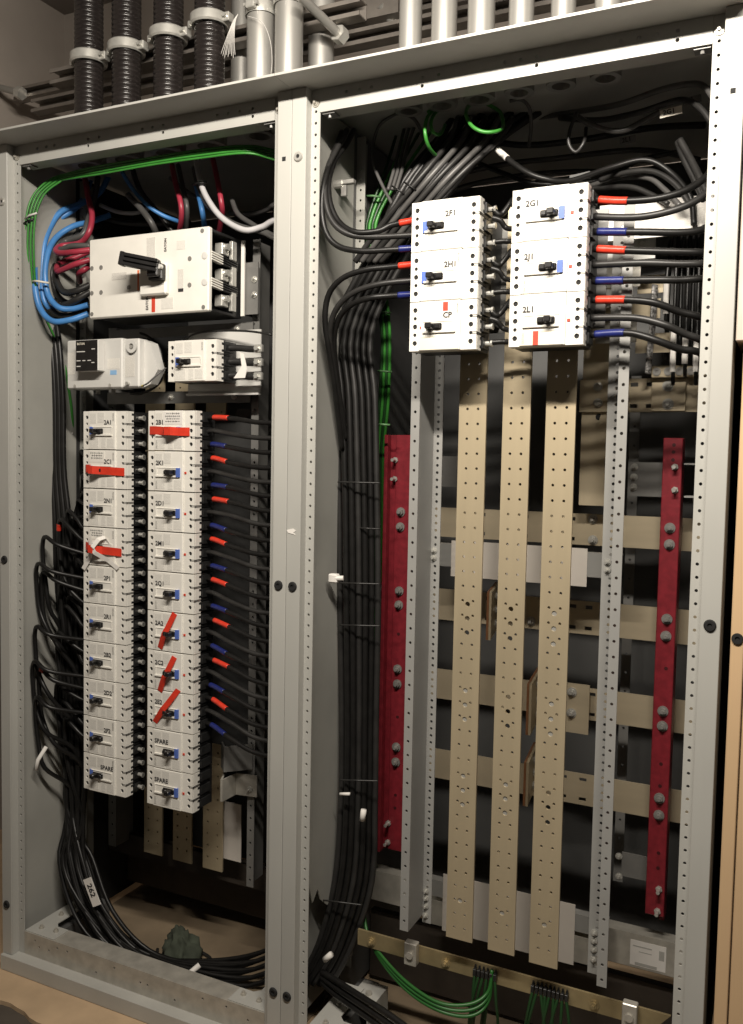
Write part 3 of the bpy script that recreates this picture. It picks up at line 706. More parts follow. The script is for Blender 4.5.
for k, (xc, w_) in enumerate(((0.3215, 0.067), (0.4275, 0.065), (0.5295, 0.067))):
    pos = ('left', 'middle', 'right')[k]
    t = thing('vertical_busbar', '%s of three tall tan tinned busbars in the right cabinet' % pos, 'busbar', (sc(xc, 0.20, BY, CAM.x), BY, 0.355), 'tall busbars of the right cabinet')
    xc = sc(xc, 0.20, BY, CAM.x); w_ *= KB; PB = PP*KB
    z0 = sc(0.308-0.004*k, 0.20, BY, CAM.z); zs = at((475, 515, 560)[k], (363.9, 362.1, 360.5)[k], BY).z+4*PB
    bz = [at(a, b, BY).z for a, b in big[k]]
    sm = []
    z = zs
    while z > z0+0.008: sm.append((z, 0.0033)); z -= PB
    m = MB(); h = w_/2
    m.perf([(xc-h, xc-0.0075, [(z, r, xc-0.0122) for z, r in sm]), (xc-0.0075, xc+0.0075, [(z, 0.0060, xc) for z in bz]), (xc+0.0075, xc+h, [(z, r, xc+0.0128) for z, r in sm])], z0, 2.03, BY, 0.0063)
    m.build('bar', TIN, t)
    for i in plug[k]:
        w = MB(); w.cyl((xc, BY+0.0062, bz[i]), (xc, BY+0.0022, bz[i]), 0.0059, 10); w.build('threaded_insert', STEEL, t)
# breaker mounting pan behind the two trios
t = thing('breaker_pan', 'dark grey mounting pan behind the six breakers of the right cabinet', 'mounting pan', (0.43, 0.15, 1.72))
m = MB(); m.box(0.245, 0.63, 0.150, 0.154, 1.76, 2.01); m.build('pan', GREYB, t)
for x in (0.26, 0.388, 0.478, 0.60):
    m = MB(); m.box(x, x+0.010, 0.0785, 0.1495, 1.77, 2.0); m.build('standoff', BLACK, t)

# grey perforated uprights
UF, UB = 0.10, 0.19
ux = lambda v: sc(v, 0.18, UF, CAM.x)
uz = lambda v: sc(v, 0.18, UF, CAM.z)
ix = lambda v: sc(v, 0.27, UB, CAM.x)
iz = lambda v: sc(v, 0.27, UB, CAM.z)
KU = (UF-CAM.y)/(0.18-CAM.y)
ul = upright('perforated_upright', ux(0.173), ux(0.1955), UF, uz(0.305), 1.98, 'pale grey perforated upright left of the three tall busbars', web=(ux(0.1943), UB), inner=(ux(0.1943)+0.001, ix(0.2205), UB+0.0001, iz(0.288)), hp=PP*KU)
ur = upright('perforated_upright', ux(0.657), ux(0.679), UF, uz(0.300), 2.0, 'pale grey perforated upright right of the three tall busbars', web=(ux(0.6582), UB), inner=(ix(0.6185), ux(0.657), UB+0.0001, iz(0.272)), hp=PP*KU)
for root, xx in ((ul, 0.2055), (ur, 0.6315)):
    for z in (1.247, 1.229, 0.372, 0.353, 0.332, 0.308):
        w = MB(); bolt(w, (ix(xx), UB-0.0001, iz(z)), 0.0053, 0.005); w.build('bolt', STEEL, root)

# red fibreglass supports
def red_support(label, x0, x1, z0, z1, y, rib, bolts, small, holes):
    t = thing('insulating_support', label, 'busbar support', ((x0+x1)/2, y, z0), 'red busbar supports')
    m = MB()
    if rib:
        m.box(x0+rib, x1, y, y+0.010, z0, z1, 0.0015); m.box(x0, x0+0.010, y-0.016, y+0.02, z0-0.006, z1, 0.001); m.box(x0+0.010, x0+rib, y+0.006, y+0.014, z0, z1)
    else:
        m.box(x0, x1, y, y+0.010, z0, z1, 0.0015); m.box(x1-0.012, x1, y+0.010, y+0.05, z0-0.012, z1, 0.001)
    m.build('bar', GPO, t)
    for x, z in bolts:
        w = MB(); bolt(w, (x, y-0.0002, z), 0.0085, 0.009); w.build('bolt', DSTEEL, t)
    for x, z in small:
        w = MB(); w.cyl((x, y, z), (x, y-0.022, z), 0.0045, 8); w.cyl((x, y, z), (x, y-0.004, z), 0.008, 6); w.build('bolt', STEEL, t)
    for x, z in holes:
        w = MB(); w.cyl((x, y+0.001, z), (x, y-0.0006, z), 0.0042, 10); w.build('plug', mat('dark_red_recess', (0.05, 0.004, 0.006), 0.6), t)
RYL = 0.34
def xz(a, b, Y): p = at(a, b, Y); return (p.x, p.z)
L0, L1 = at(387, 640, RYL), at(408, 640, RYL)
red_support('red fibreglass busbar support left of the pale grey upright', at(387, 436, RYL).x, 0.112, at(392, 850, RYL).z, at(400, 435, RYL).z, RYL, 0.026,
            [xz(a, b, RYL) for a, b in ((401, 512), (400.5, 527), (399.5, 591), (399, 605), (397.8, 669), (397.5, 684), (396.5, 747), (396, 762))],
            [xz(a, b, RYL) for a, b in ((395.5, 460), (395, 479), (388.5, 823), (388, 842))],
            [xz(a, b, RYL) for a, b in ((398.5, 634), (397.5, 717), (395.5, 795), (395, 808))])
red_support('red fibreglass busbar support beside the right post of the right cabinet', at(663.5, 440, RYL).x, at(683, 440, RYL).x, at(652, 915, RYL).z, at(670, 438, RYL).z, RYL, 0,
            [xz(a, b, RYL) for a, b in ((670, 528), (669.5, 544.5), (667, 619), (666, 636), (663, 711), (662.5, 726), (659.5, 798), (659, 815))],
            [xz(a, b, RYL) for a, b in ((675, 467), (675, 490), (659, 889), (657.5, 911))],
            [xz(a, b, RYL) for a, b in ((674, 445), (673.5, 452), (673, 460), (666, 668.5), (661, 764), (660, 786), (658.5, 853), (658, 868))])

# horizontal busbars
def hbar(label, x0, x1, y, z0, z1, slots, bolts=(), m_=TINH):
    t = thing('cross_busbar', label, 'busbar', ((x0+x1)/2, y, z0), 'cross busbars of the right cabinet')
    m = MB(); cur = x0; hh = z1-z0
    for xs in sorted(slots):
        m.box(cur, xs-0.009, y, y+0.0065, z0, z1)
        for a, b in ((0, 0.12), (0.24, 0.76), (0.88, 1)): m.box(xs-0.009, xs+0.009, y, y+0.0065, z0+hh*a, z0+hh*b)
        cur = xs+0.009
    m.box(cur, x1, y, y+0.0065, z0, z1); m.build('bar', m_, t)
    for x, z in bolts:
        w = MB(); bolt(w, (x, y, z), 0.0085, 0.008); w.build('bolt', STEEL, t)
    return t
HY = 0.43
rows = ((1.346, 1.268), (1.127, 1.044), (0.908, 0.828), (0.687, 0.608))
bl = [[xz(593, 519, HY), xz(593, 540, HY)], [xz(531, 621, HY)], [], []]
sl = [[0.275, 0.39, 0.51], [0.30, 0.52, 0.56], [0.27, 0.575], [0.27, 0.51, 0.56]]
for k, (z1, z0) in enumerate(rows):
    pos = ('top', 'second', 'third', 'lowest')[k]
    hbar('%s of the four horizontal tinned busbars behind the tall busbars' % pos, 0.03, 0.865, HY, z0, z1, sl[k], bl[k])
# angled connectors with copper edges between bars
def connector(label, a0, a1, b, y0, y1, bolts):
    p0 = at(a0[0], a0[1], y0); p1 = at(a1[0], a1[1], y1); zb = at(b[0], b[1], y0).z
    t = thing('bus_connector', label, 'connector', ((p0.x+p1.x)/2, (y0+y1)/2, zb))
    m = MB(); m.prism([(p0.x, y0), (p1.x, y1), (p1.x+0.006, y1), (p0.x+0.006, y0)], zb, p0.z, 'z'); m.build('plate', COPPER, t)
    m = MB(); m.prism([(p0.x+0.0062, y0), (p1.x+0.0062, y1), (p1.x+0.012, y1), (p0.x+0.012, y0)], zb, p0.z, 'z'); m.build('plate', TIN, t)
    for k in range(3):
        f = 0.2+0.3*k; q = Vector((p0.x*0.45+p1.x*0.55+0.012, (y0*0.45+y1*0.55), zb+(p0.z-zb)*f))
        w = MB(); bolt(w, q, 0.007, 0.007, axis=(1, 0, 0)); w.build('bolt', STEEL, t)
connector('copper-edged connector between left and middle tall busbars', (487, 592), (495, 590), (487, 640), 0.24, 0.42, 3)
connector('copper-edged connector between middle and right tall busbars', (527, 684), (537, 680), (527, 735), 0.24, 0.42, 3)
connector('dim connector low between middle and right tall busbars', (524, 762), (533, 760), (524, 806), 0.26, 0.42, 3)
t = thing('connector_plate', 'tinned square plate with two bolts right of the right tall busbar', 'connector', (0.58, 0.4, 0.78))
p = at(568, 683, 0.40); q = at(588, 735, 0.40)
m = MB(); m.box(p.x-0.02, q.x, 0.40, 0.406, q.z, p.z); m.build('plate', TINH, t)
for a, b in ((572, 692), (571.5, 713)):
    w = MB(); bolt(w, at(a, b, 0.3998), 0.0085, 0.008); w.build('bolt', STEEL, t)

# insulating cards and their channels
for k, (c0, c1, lbl) in enumerate((((451, 541), (587, 586), 'white insulating card behind the middle of the tall busbars'), ((443, 876), (575, 966), 'white insulating card behind the lower ends of the tall busbars'))):
    zt = (1.272, 0.412)[k]; zb = (1.182, 0.262)[k]
    tag(MB().box(0.240, 0.579, 0.300, 0.3015, zb, zt).build('insulating_card', CARD), lbl, 'card', 'white insulating cards')
    if k: pass
    t = thing('card_channel', 'pale grey channel carrying the %s white insulating card' % ('upper', 'lower')[k], 'channel', (0.41, 0.31, zb))
    m = MB(); zz1 = (1.262, 0.388)[k]; zz0 = (1.205, 0.345)[k]
    m.box(0.196, 0.656, 0.305, 0.308, zz0, zz1); m.box(0.196, 0.656, 0.308, 0.33, zz1-0.003, zz1); m.build('channel', UPR, t)
    if k:
        m = MB(); m.box(0.196, 0.656, 0.303, 0.3048, 0.27, 0.335); m.build('lower_channel', GALV, t)
# lower galvanised rail with label
za = at(380, 880, 0.36).z; zb = at(690, 960, 0.36).z
t = thing('lower_rail', 'galvanised cross rail low in the right cabinet with a white sticker', 'steel rail', (0.4, 0.36, 0.25))
m = MB(); m.box(-0.02, 0.86, 0.36, 0.363, 0.262, 0.345); m.box(-0.02, 0.86, 0.363, 0.40, 0.342, 0.345); m.build('rail', GALV, t)
p = at(630, 955, 0.3595); q = at(665, 983, 0.3595)
m = MB(); m.box(p.x, q.x, 0.3590, 0.3598, 0.268, 0.330); st = m.build('white_sticker', PAPER, t)
m = MB(); m.box(p.x+0.006, p.x+0.05, 0.3586, 0.3589, 0.315, 0.318); m.box(p.x+0.02, p.x+0.05, 0.3586, 0.3589, 0.303, 0.305); m.box(q.x-0.016, q.x-0.004, 0.3586, 0.3589, 0.295, 0.318); m.box(p.x+0.012, q.x-0.02, 0.3586, 0.3589, 0.270, 0.277)
o = m.build('sticker_print', GINK, st); o['kind'] = 'stuff'
# black cross plates right of right upright
def plate(name, label, c0, c1, y, m_, bolts=(), th=0.004, cat='plate'):
    p = at(c0[0], c0[1], y); q = at(c1[0], c1[1], y)
    t = thing(name, label, cat, ((p.x+q.x)/2, y, q.z))
    MB().box(p.x, q.x, y, y+th, q.z, p.z).build('plate', m_, t)
    for a, b in bolts:
        w = MB(); bolt(w, at(a, b, y-0.0002), 0.006, 0.006); w.build('bolt', STEEL, t)
    return t
plate('bracket_plate', 'grey plate with three bolts beside the top of the right red support', (631, 462), (662, 497), 0.40, GREYB, ((634.5, 467), (634, 477), (633.5, 487)), cat='bracket')
plate('bracket_plate', 'grey plate with three bolts beside the top of the left red support', (374, 456), (388, 485), 0.38, GREYB, ((379, 460), (379, 469), (379, 478)), cat='bracket')
plate('bracket_plate', 'grey plate between the left upright and the left tall busbar', (442, 456), (458, 487), 0.40, GREYB, (), cat='bracket')
for k, (a, b) in enumerate(((510, 524), (588, 602), (666, 679), (742, 757))):
    plate('support_lug', 'dark lug with two bolts left of the left red support, %s of four' % ('topmost', 'second', 'third', 'lowest')[k], (375, a-6), (388, b+7), 0.40, DARKPAN, ((381.5, a), (381.5, b)), cat='bracket')
plate('lower_plate', 'dark steel plate behind the foot of the right red support', (622, 852), (664, 885), 0.42, GREYB, ((619, 876), (619, 856)), cat='plate')
for k, (c0, c1) in enumerate((((684, 463), (697, 465)), ((684, 496), (697, 498)))):
    plate('thin_bracket', 'thin light bracket arm beside the right red support, %s one' % ('upper', 'lower')[k], c0, c1, 0.33, UPR, th=0.05, cat='bracket')
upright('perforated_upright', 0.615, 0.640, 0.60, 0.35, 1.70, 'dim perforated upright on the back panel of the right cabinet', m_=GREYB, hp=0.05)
for k, (c0, c1) in enumerate((((570, 640), (600, 660)), ((640, 555), (690, 590)), ((640, 640), (690, 672)), ((390, 610), (460, 660)), ((636, 730), (690, 765)))):
    pass

# neutral stub and lug assembly in the upper right corner
t = thing('drop_busbar', 'dull tinned busbar hanging right of the tall busbars with two bolts', 'busbar', (0.58, 0.37, 1.4))
p = at(584, 340, 0.37); q = at(612, 500, 0.37)
m = MB(); m.box(p.x, q.x-0.004, 0.372, 0.378, 1.37, 1.98); m.build('bar', TINH, t)
m = MB(); m.box(p.x-0.004, q.x, 0.362, 0.3718, at(590, 412, 0.37).z, at(590, 380, 0.37).z); m.build('splice_plate', TINH, t)
for a, b in ((598, 387), (598, 403)):
    w = MB(); w.lathe(at(a, b, 0.3618), [(0.011, 0), (0.011, 0.003), (0.007, 0.004), (0.007, 0.010)], 14, Vector((0, -1, 0))); w.build('bolt', STEEL, t)
w = MB(); w.cyl(at(599, 417, 0.3725), at(599, 417, 0.3715), 0.008, 14); w.build('bolt_hole', HOLE, t)
hb = hbar('short tinned busbar stub with a lug block near the right post', at(628, 380, HY).x, 0.865, HY, at(660, 412, HY).z, at(660, 378, HY).z, [at(634, 395, HY).x, at(650, 395, HY).x])
def lug_block(c0, c1, y, n, label):
    p = at(c0[0], c0[1], y); q = at(c1[0], c1[1], y)
    t = thing('lug_block', label, 'terminal block', ((p.x+q.x)/2, y, q.z))
    MB().box(p.x, q.x, y, y+0.03, q.z, p.z, 0.002).build('block', TINH, t)
    for k in range(n):
        x = p.x+(q.x-p.x)*(k+0.5)/n; zc = (p.z+q.z)/2
        w = MB(); w.lathe((x, y, zc), [(0.004, 0.0), (0.004, 0.003), (0.0095, 0.003), (0.0095, 0.0)], 14, Vector((0, -1, 0)), True); w.cyl((x, y, zc), (x, y-0.001, zc), 0.004, 8); w.build('set_screw', DSTEEL, t)
    return t
lb = lug_block((651.5, 366), (685, 377), HY-0.03, 3, 'three-screw lug block on the short busbar stub')
lug_block((686, 366), (706, 376), HY-0.032, 2, 'lug block half hidden behind the right post')
p = at(652, 379, HY-0.012); q = at(685, 411, HY-0.012)
t = thing('lug_plate', 'tinned plate with two large bolts under the three-screw lug block', 'connector', ((p.x+q.x)/2, HY-0.012, q.z))
MB().box(p.x, q.x, HY-0.012, HY-0.002, q.z, p.z, 0.001).build('plate', TINH, t)
for a, b in ((668, 386), (668, 404)):
    w = MB(); bolt(w, at(a, b, HY-0.0121), 0.009, 0.008); w.build('bolt', STEEL, t)
# plates behind the nine right-hand cables
plate('insulating_board', 'bright white labelled board behind the top cables at the right', (600, 206), (712, 232), 0.26, PAPER, cat='board')
b0 = at(640, 213, 0.2594); b1 = at(706, 230, 0.2594)
o = MB().box(b0.x, b1.x, 0.2590, 0.2595, b1.z, b0.z).build('board_print', PRINT2, [o for o in COL.objects if o.name == 'insulating_board'][0]); o['kind'] = 'stuff'
for k, (c0, c1, bl_) in enumerate((((596, 236), (655, 258), (642, 242)), ((596, 262), (640, 286), (628, 275)), ((596, 290), (632, 306), (626, 297)), ((596, 322), (636, 342), (624, 328)))):
    plate('terminal_plate', 'grey terminal plate behind the right-hand cables, %s of four' % ('top', 'second', 'third', 'lowest')[k], c0, c1, 0.30+0.004*k, GALV if k % 2 else LGREY, (bl_,), cat='plate')
for k, (c0, c1) in enumerate((((638, 276), (668, 292)), ((632, 300), (660, 318)), ((636, 334), (674, 352)))):
    plate('rear_link', 'dull metal link behind the right-hand cables, %s of three' % ('upper', 'middle', 'lower')[k], c0, c1, 0.40, TINH, cat='plate')
t = thing('braided_strap', 'mottled braided strap hanging behind the right-hand cables', 'strap', at(650, 374, 0.38))
m = MB(); m.tube(spline(px((655, 285, 0.38), (653, 320, 0.37), (650, 350, 0.38), (648, 374, 0.38)), 8), 0.009, 8, squash=0.4); m.build('strap', mat('speckled_braid', (0.35, 0.34, 0.33), 0.5, 0.3, 0.9, 160, detail=1), t)
for k, (a, b, h) in enumerate(((667, 278, 40), (674, 330, 46), (686, 334, 34), (697, 336, 40))):
    t = cable('black control wire with white marker sleeve, %s of four near the right post' % ('first', 'second', 'third', 'fourth')[k], px((a+6, 225, 0.36), (a+3, 255, 0.35), (a, b, 0.34), (a-1, b+h, 0.34), (a-1, b+h+8, 0.36)), 0.0045, CABLE, 'wire', 'marked control wires', 'control_wire')
    q0 = at(a-0.5, b+2, 0.338); q1 = at(a-1.5, b+h-4, 0.338)
    MB().cyl(q0, q1, 0.0065, 8).build('marker_sleeve', PAPER, t, smooth_angle=40)
for k, a in enumerate((668, 678, 684, 690, 696, 703)):
    cable('plain black control wire hanging near the right post, %s from the left' % ('first', 'second', 'third', 'fourth', 'fifth', 'sixth')[k], px((a+6, 225, 0.42), (a+2, 250, 0.40), (a, 290, 0.40), (a-2, 360, 0.42)), 0.0055, CABLE, 'wire', 'plain control wires', 'control_wire')

# ground bar and its wires
GY = 0.17
t = thing('ground_bar', 'aged brass ground bar low across the right cabinet', 'ground bar', (0.43, GY, 0.24))
gz = 0.262
m = MB(); m.prism([(0.062, gz-0.019), (0.062, gz+0.021), (0.818, gz+0.021), (0.785, gz-0.019)], GY, GY+0.006); m.build('bar', BRASS, t)
for a in (0.10, 0.30, 0.655):
    w = MB(); bolt(w, (a, GY-0.0002, gz-0.002), 0.008, 0.007); w.build('bolt', BRASS, t)
for a in (0.215, 0.735):
    w = MB(); w.box(a-0.016, a+0.016, GY-0.022, GY-0.0005, gz-0.022, gz+0.034, 0.002); w.cyl((a, GY-0.022, gz+0.006), (a, GY-0.028, gz+0.006), 0.009, 10); w.build('clamp', GALV, t)
tb = []
for a, b in ((0.372, 0.432), (0.512, 0.60)):
    n = 6 if a < 0.5 else 9
    for k in range(n):
        x = a+(b-a)*(k+0.5)/n
        w = MB(); w.box(x-0.0036, x+0.0036, GY-0.014, GY-0.0003, gz-0.006, gz+0.010, 0.0006); w.cyl((x, GY-0.004, gz+0.010), (x, GY-0.004, gz+0.017), 0.0026, 6); w.build('terminal', BLACK, t); tb.append((x, a))
for k, (x, a) in enumerate(tb):
    sg = -1 if a < 0.5 else 1; d = random.uniform(-0.01, 0.01)
    cable('thin dark green wire on the %s terminal row of the brass bar, %s from left' % ('left' if a < 0.5 else 'right', ('first', 'second', 'third', 'fourth', 'fifth', 'sixth', 'seventh', 'eighth', 'ninth')[k if a < 0.5 else k-6]), [(x, GY-0.010, gz-0.005), (x+d, GY-0.018, gz-0.05), (x+2*d-0.005, GY-0.005, gz-0.12), (x-0.03+d, GY+0.03, gz-0.19), (x-0.08, GY+0.08, 0.015+0.004*k)], 0.0036, mat('dark_green_wire', (0.014, 0.05, 0.014), 0.4), 'wire', 'ground wires from %s terminal row' % ('left' if a < 0.5 else 'right'), 'ground_wire')
lobs = ['upper', 'middle', 'lower']
for k in range(3):
    cable('long green ground wire sweeping under the brass bar, %s of three' % lobs[k], px((366, 880, 0.24), (364, 905, 0.23), (368, 935, 0.20), (385, 960+3*k, 0.16), (410, 985+4*k, 0.12), (440, 1003+4*k, 0.10), (470, 1004+6*k, 0.12), (488, 992+5*k, 0.15), (492, 970, 0.163)), 0.0042, mat('shaded_green_wire', (0.022, 0.12, 0.022), 0.4), 'wire', 'green wires sweeping under the ground bar', 'ground_wire')  # darker copy of the green wire, shade under the bar put into its colour

# ------------------------------------------------------------------ conduits above the roof
ZT = 3.2
def conduit_flex(x, y, zc, label):
    t = thing('flexible_conduit', label, 'conduit', (x, y, 2.3035), 'dark ribbed flexible conduits')
    prof = [(0.033, 2.335)]; z = 2.345; p = 0.0125
    while z < ZT:
        prof += [(0.0335, z), (0.0385, z+0.003), (0.0390, z+0.0065), (0.0385, z+0.009), (0.0335, z+0.0112)]; z += p
    m = MB(); m.lathe((x, y, 0), prof, 22); m.build('ribbed_sleeve', FLEX, t, smooth_angle=60)
    m = MB(); m.lathe((x, y, 0), [(0.044, 2.3036), (0.046, 2.306), (0.046, 2.352), (0.052, 2.354), (0.052, 2.376), (0.046, 2.380), (0.0435, 2.392), (0.040, 2.392)], 18); m.build('connector', SILV, t, smooth_angle=35)
    m = MB(); m.lathe((x, y, 0), [(0.0395, zc-0.012), (0.046, zc-0.014), (0.050, zc-0.010), (0.050, zc+0.010), (0.046, zc+0.014), (0.0395, zc+0.012)], 24, Vector((0, 0, 1)), True)
    cl = m.build('clamp', STEEL, t, smooth_angle=40)
    m = MB(); m.box(x+0.046, x+0.066, y-0.012, y+0.012, zc-0.012, zc+0.010, 0.002); m.cyl((x+0.056, y-0.02, zc), (x+0.056, y+0.02, zc), 0.005, 8); m.build('clamp_screw', STEEL, cl)
    m = MB(); m.box(x-0.064, x-0.047, y-0.009, y+0.009, zc-0.006, zc+0.012, 0.002); m.build('clamp_screw', STEEL, cl)
    m = MB(); m.lathe((x, y, 0), [(0.030, 2.262), (0.047, 2.262), (0.047, 2.2974), (0.030, 2.2974)], 16, Vector((0, 0, 1)), True); m.build('bushing', DSTEEL, t)
for k, (x, zc) in enumerate(((-0.783, 2.548), (-0.651, 2.552), (-0.511, 2.560), (-0.380, 2.572))):
    conduit_flex(x, 0.12, zc, 'dark ribbed flexible conduit with bright clamp, %s from the left' % ('first', 'second', 'third', 'fourth')[k])
def conduit(x, y, r, label, clamp=None, dia=0.0):
    t = thing('steel_conduit', label, 'conduit', (x, y, 2.3035), 'silver steel conduits on the roof')
    m = MB(); m.cyl((x, y, 2.3036), (x, y, ZT), r, 24); m.build('pipe', SILV, t, smooth_angle=40)
    m = MB(); m.lathe((x, y, 0), [(r+0.002, 2.3036), (r+0.0055, 2.304), (r+0.0055, 2.322), (r+0.004, 2.325), (r+0.004, 2.345), (r+0.0005, 2.348)], 18); m.build('connector', SILV, t, smooth_angle=35)
    if abs(y-0.12) < 0.01:
        m = MB(); m.lathe((x, y, 0), [(r*0.75, 2.266), (r+0.0055, 2.266), (r+0.0055, 2.2974), (r*0.75, 2.2974)], 16, Vector((0, 0, 1)), True); m.build('bushing', DSTEEL, t)
    if clamp:
        zc = clamp
        m = MB(); m.lathe((x, y, 0), [(r+0.0004, zc-0.011), (r+0.004, zc-0.013), (r+0.0055, zc), (r+0.004, zc+0.013), (r+0.0004, zc+0.011)], 22, Vector((0, 0, 1)), True)
        cl = m.build('clamp', STEEL, t, smooth_angle=40)
        m = MB(); m.box(x-0.012, x+0.012, y-r-0.018, y-r-0.004, zc-0.011, zc+0.011, 0.002); m.cyl((x-0.02, y-r-0.011, zc), (x+0.02, y-r-0.011, zc), 0.0045, 8); m.build('clamp_screw', STEEL, cl)
conduit(-0.226, 0.12, 0.0345, 'silver steel conduit with string on its clamp, left of the roof seam', 2.566)
conduit(-0.145, 0.12, 0.0345, 'silver steel conduit with clamp just above the roof seam', 2.575)
conduit(at(321, 60, 0.24).x, 0.24, 0.033, 'dull silver steel conduit set back beside the roof seam', None)
conduit(at(242, 70, 0.26).x, 0.26, 0.030, 'dim silver steel conduit behind the string', None)
for k, x in enumerate((0.177, 0.259, 0.346, 0.4365, 0.5275, 0.62)):
    conduit(x, 0.12, (0.026, 0.029, 0.030, 0.027, 0.026, 0.027)[k], 'silver steel conduit over the right cabinet, %s from the left' % ('first', 'second', 'third', 'fourth', 'fifth', 'sixth')[k], None)
# struts
def strut(label, p0, p1, h=0.041):
    p0 = Vector(p0); p1 = Vector(p1)
    t = thing('strut_channel', label, 'strut channel', (p0+p1)/2, 'strut channels behind the conduits')
    y = p0.y; m = MB()
    m.box(p0.x, p1.x, y, y+0.003, p0.z, p0.z+0.010); m.box(p0.x, p1.x, y, y+0.003, p0.z+h-0.010, p0.z+h); m.box(p0.x, p1.x, y+0.003, y+h, p0.z, p0.z+0.003)
    m.box(p0.x, p1.x, y+0.003, y+h, p0.z+h-0.003, p0.z+h); m.box(p0.x, p1.x, y+h-0.003, y+h, p0.z, p0.z+h); m.build('channel', STRUT, t)
    return t
strut('strut channel directly behind the dark ribbed conduits', (-0.98, 0.17, 2.535), (0.02, 0.17, 2.535))
strut('lower strut channel further behind the conduits', (-1.30, 0.40, 2.585), (1.3, 0.40, 2.585))
strut('long rear strut channel reaching the left end', (-1.62, 0.62, 2.755), (1.3, 0.62, 2.755))
strut('dim rear strut channel below the longest one', (-1.45, 0.70, 2.66), (1.3, 0.70, 2.66))
for k, (pts, r, lbl) in enumerate((([at(20, 93, 0.6), at(-20, 82, 0.6)], 0.012, 'threaded rod at the far left end of the rear strut'), ([at(340, 35, 0.20), at(300, -4, 0.05)], 0.011, 'diagonal threaded rod beside the set-back conduit'), ([at(394, 25, 0.5), at(380, 5, 0.45)], 0.010, 'short threaded rod left of the first right conduit'))):
    t = thing('threaded_rod', lbl, 'rod', pts[0]); m = MB(); m.cyl(pts[0], pts[1], r, 10); m.build('rod', SILV, t, smooth_angle=40)
    m = MB(); d = (pts[1]-pts[0]).normalized(); m.cyl(pts[0]-d*0.012, pts[0]+d*0.012, r*1.9, 6); m.build('nut', STEEL, t)
t = thing('rod_bracket', 'small steel plate with rod at the top left of the right conduits', 'bracket', at(380, 5, 0.45)); p = at(362, 0, 0.45); q = at(398, 8, 0.45)
MB().box(p.x, q.x, 0.45, 0.50, q.z-0.01, p.z+0.03).build('plate', STRUT, t)
t = thing('hanging_string', 'frayed bunch of string hanging from a conduit clamp', 'string', at(229, 55, 0.07))
for k in range(9):
    m = MB(); dx = (k-4)*0.8
    m.tube(spline(px((238, 14, 0.075), (234+dx*0.4, 22, 0.07), (230+dx*1.3, 40, 0.066), (228+dx*2.2, 54+(k*7)%5, 0.068)), 5), 0.0007, 5); m.build('strand', STRING, t)
m = MB(); m.tube(spline(px((247, 16, 0.075), (262, 22, 0.07), (270, 40, 0.075), (272, 60, 0.08), (271, 74, 0.08)), 5), 0.0007, 5); m.build('strand', STRING, t)
#@@PART4
# ------------------------------------------------------------------ cables of the right cabinet
poles = ('upper', 'middle', 'lower')
phase = (TRED, None, TBLUE); pname = ('red tape', 'plain', 'blue tape')
RC = [[(594, 200, .04), (625, 201, .03), (660, 198, .03), (690, 188, .05), (712, 170, .09), (722, 140, .14)],
      [(594, 217, .04), (640, 217, .03), (680, 208, .04), (708, 192, .07), (722, 170, .12)],
      [(594, 232, .04), (640, 232, .03), (690, 232, .05), (710, 224, .08), (724, 200, .14)],
      [(594, 249, .04), (640, 251, .03), (680, 252, .04), (706, 253, .06), (726, 258, .12)],
      [(594, 265, .04), (640, 263, .03), (680, 264, .04), (706, 264, .06), (726, 268, .12)],
      [(594, 281, .04), (650, 280, .03), (680, 280, .04), (706, 279, .06), (724, 284, .12)],
      [(593, 300, .04), (630, 300, .03), (655, 303, .03), (680, 312, .05), (703, 318, .07), (720, 330, .12)],
      [(592, 318, .04), (635, 318, .03), (665, 325, .03), (685, 334, .05), (703, 341, .07), (718, 355, .12)],
      [(591, 335, .04), (628, 333, .03), (655, 340, .03), (680, 349, .05), (700, 353, .07), (716, 370, .12)]]
for k, pp in enumerate(RC):
    br = ('2G1', '2J1', '2L1')[k//3]; j = k % 3
    pts = px(*pp); pts[0].x = RX2+BW+0.003; pts[0].y = RY+0.05
    lab = 'black cable %s leaving the %s terminal of breaker %s to the right' % (('with red tape', 'without tape', 'with blue tape')[j], poles[j], br)
    cable(lab, pts, 0.0072, CABLE2 if j == 1 else CABLE, 'cable', 'nine cables right of the breaker trios', sleeves=[(0.008, 0.068, phase[j], ('red_tape', '', 'blue_tape')[j])] if phase[j] else [])
LC = [[(409, 221, .04), (392, 225, .03), (378, 231, .02), (355, 232, .01), (339, 222, .02), (330, 202, .03), (329, 180, .05), (335, 160, .09), (346, 145, .14), (354, 130, .20)],
      [(409, 236, .04), (370, 237, .02), (346, 233, .01), (331, 219, .01), (325, 195, .02), (328, 168, .05), (338, 147, .10), (347, 130, .17)],
      [(409, 249, .04), (388, 250, .02), (360, 251, .01), (338, 246, .01), (326, 232, .01), (322, 208, .015), (325, 180, .03), (333, 155, .08), (342, 132, .14)],
      [(409, 265, .04), (390, 267, .03), (365, 270, .02), (343, 278, .02), (329, 294, .03), (325, 318, .04), (328, 345, .06), (335, 390, .11), (342, 450, .17)],
      [(409, 281, .04), (380, 284, .02), (353, 293, .02), (337, 308, .03), (330, 330, .05), (332, 360, .09), (338, 400, .14), (344, 460, .19)],
      [(409, 295, .04), (390, 296, .03), (370, 298, .02), (351, 305, .03), (338, 320, .05), (334, 345, .08), (338, 385, .13), (346, 440, .18)]]
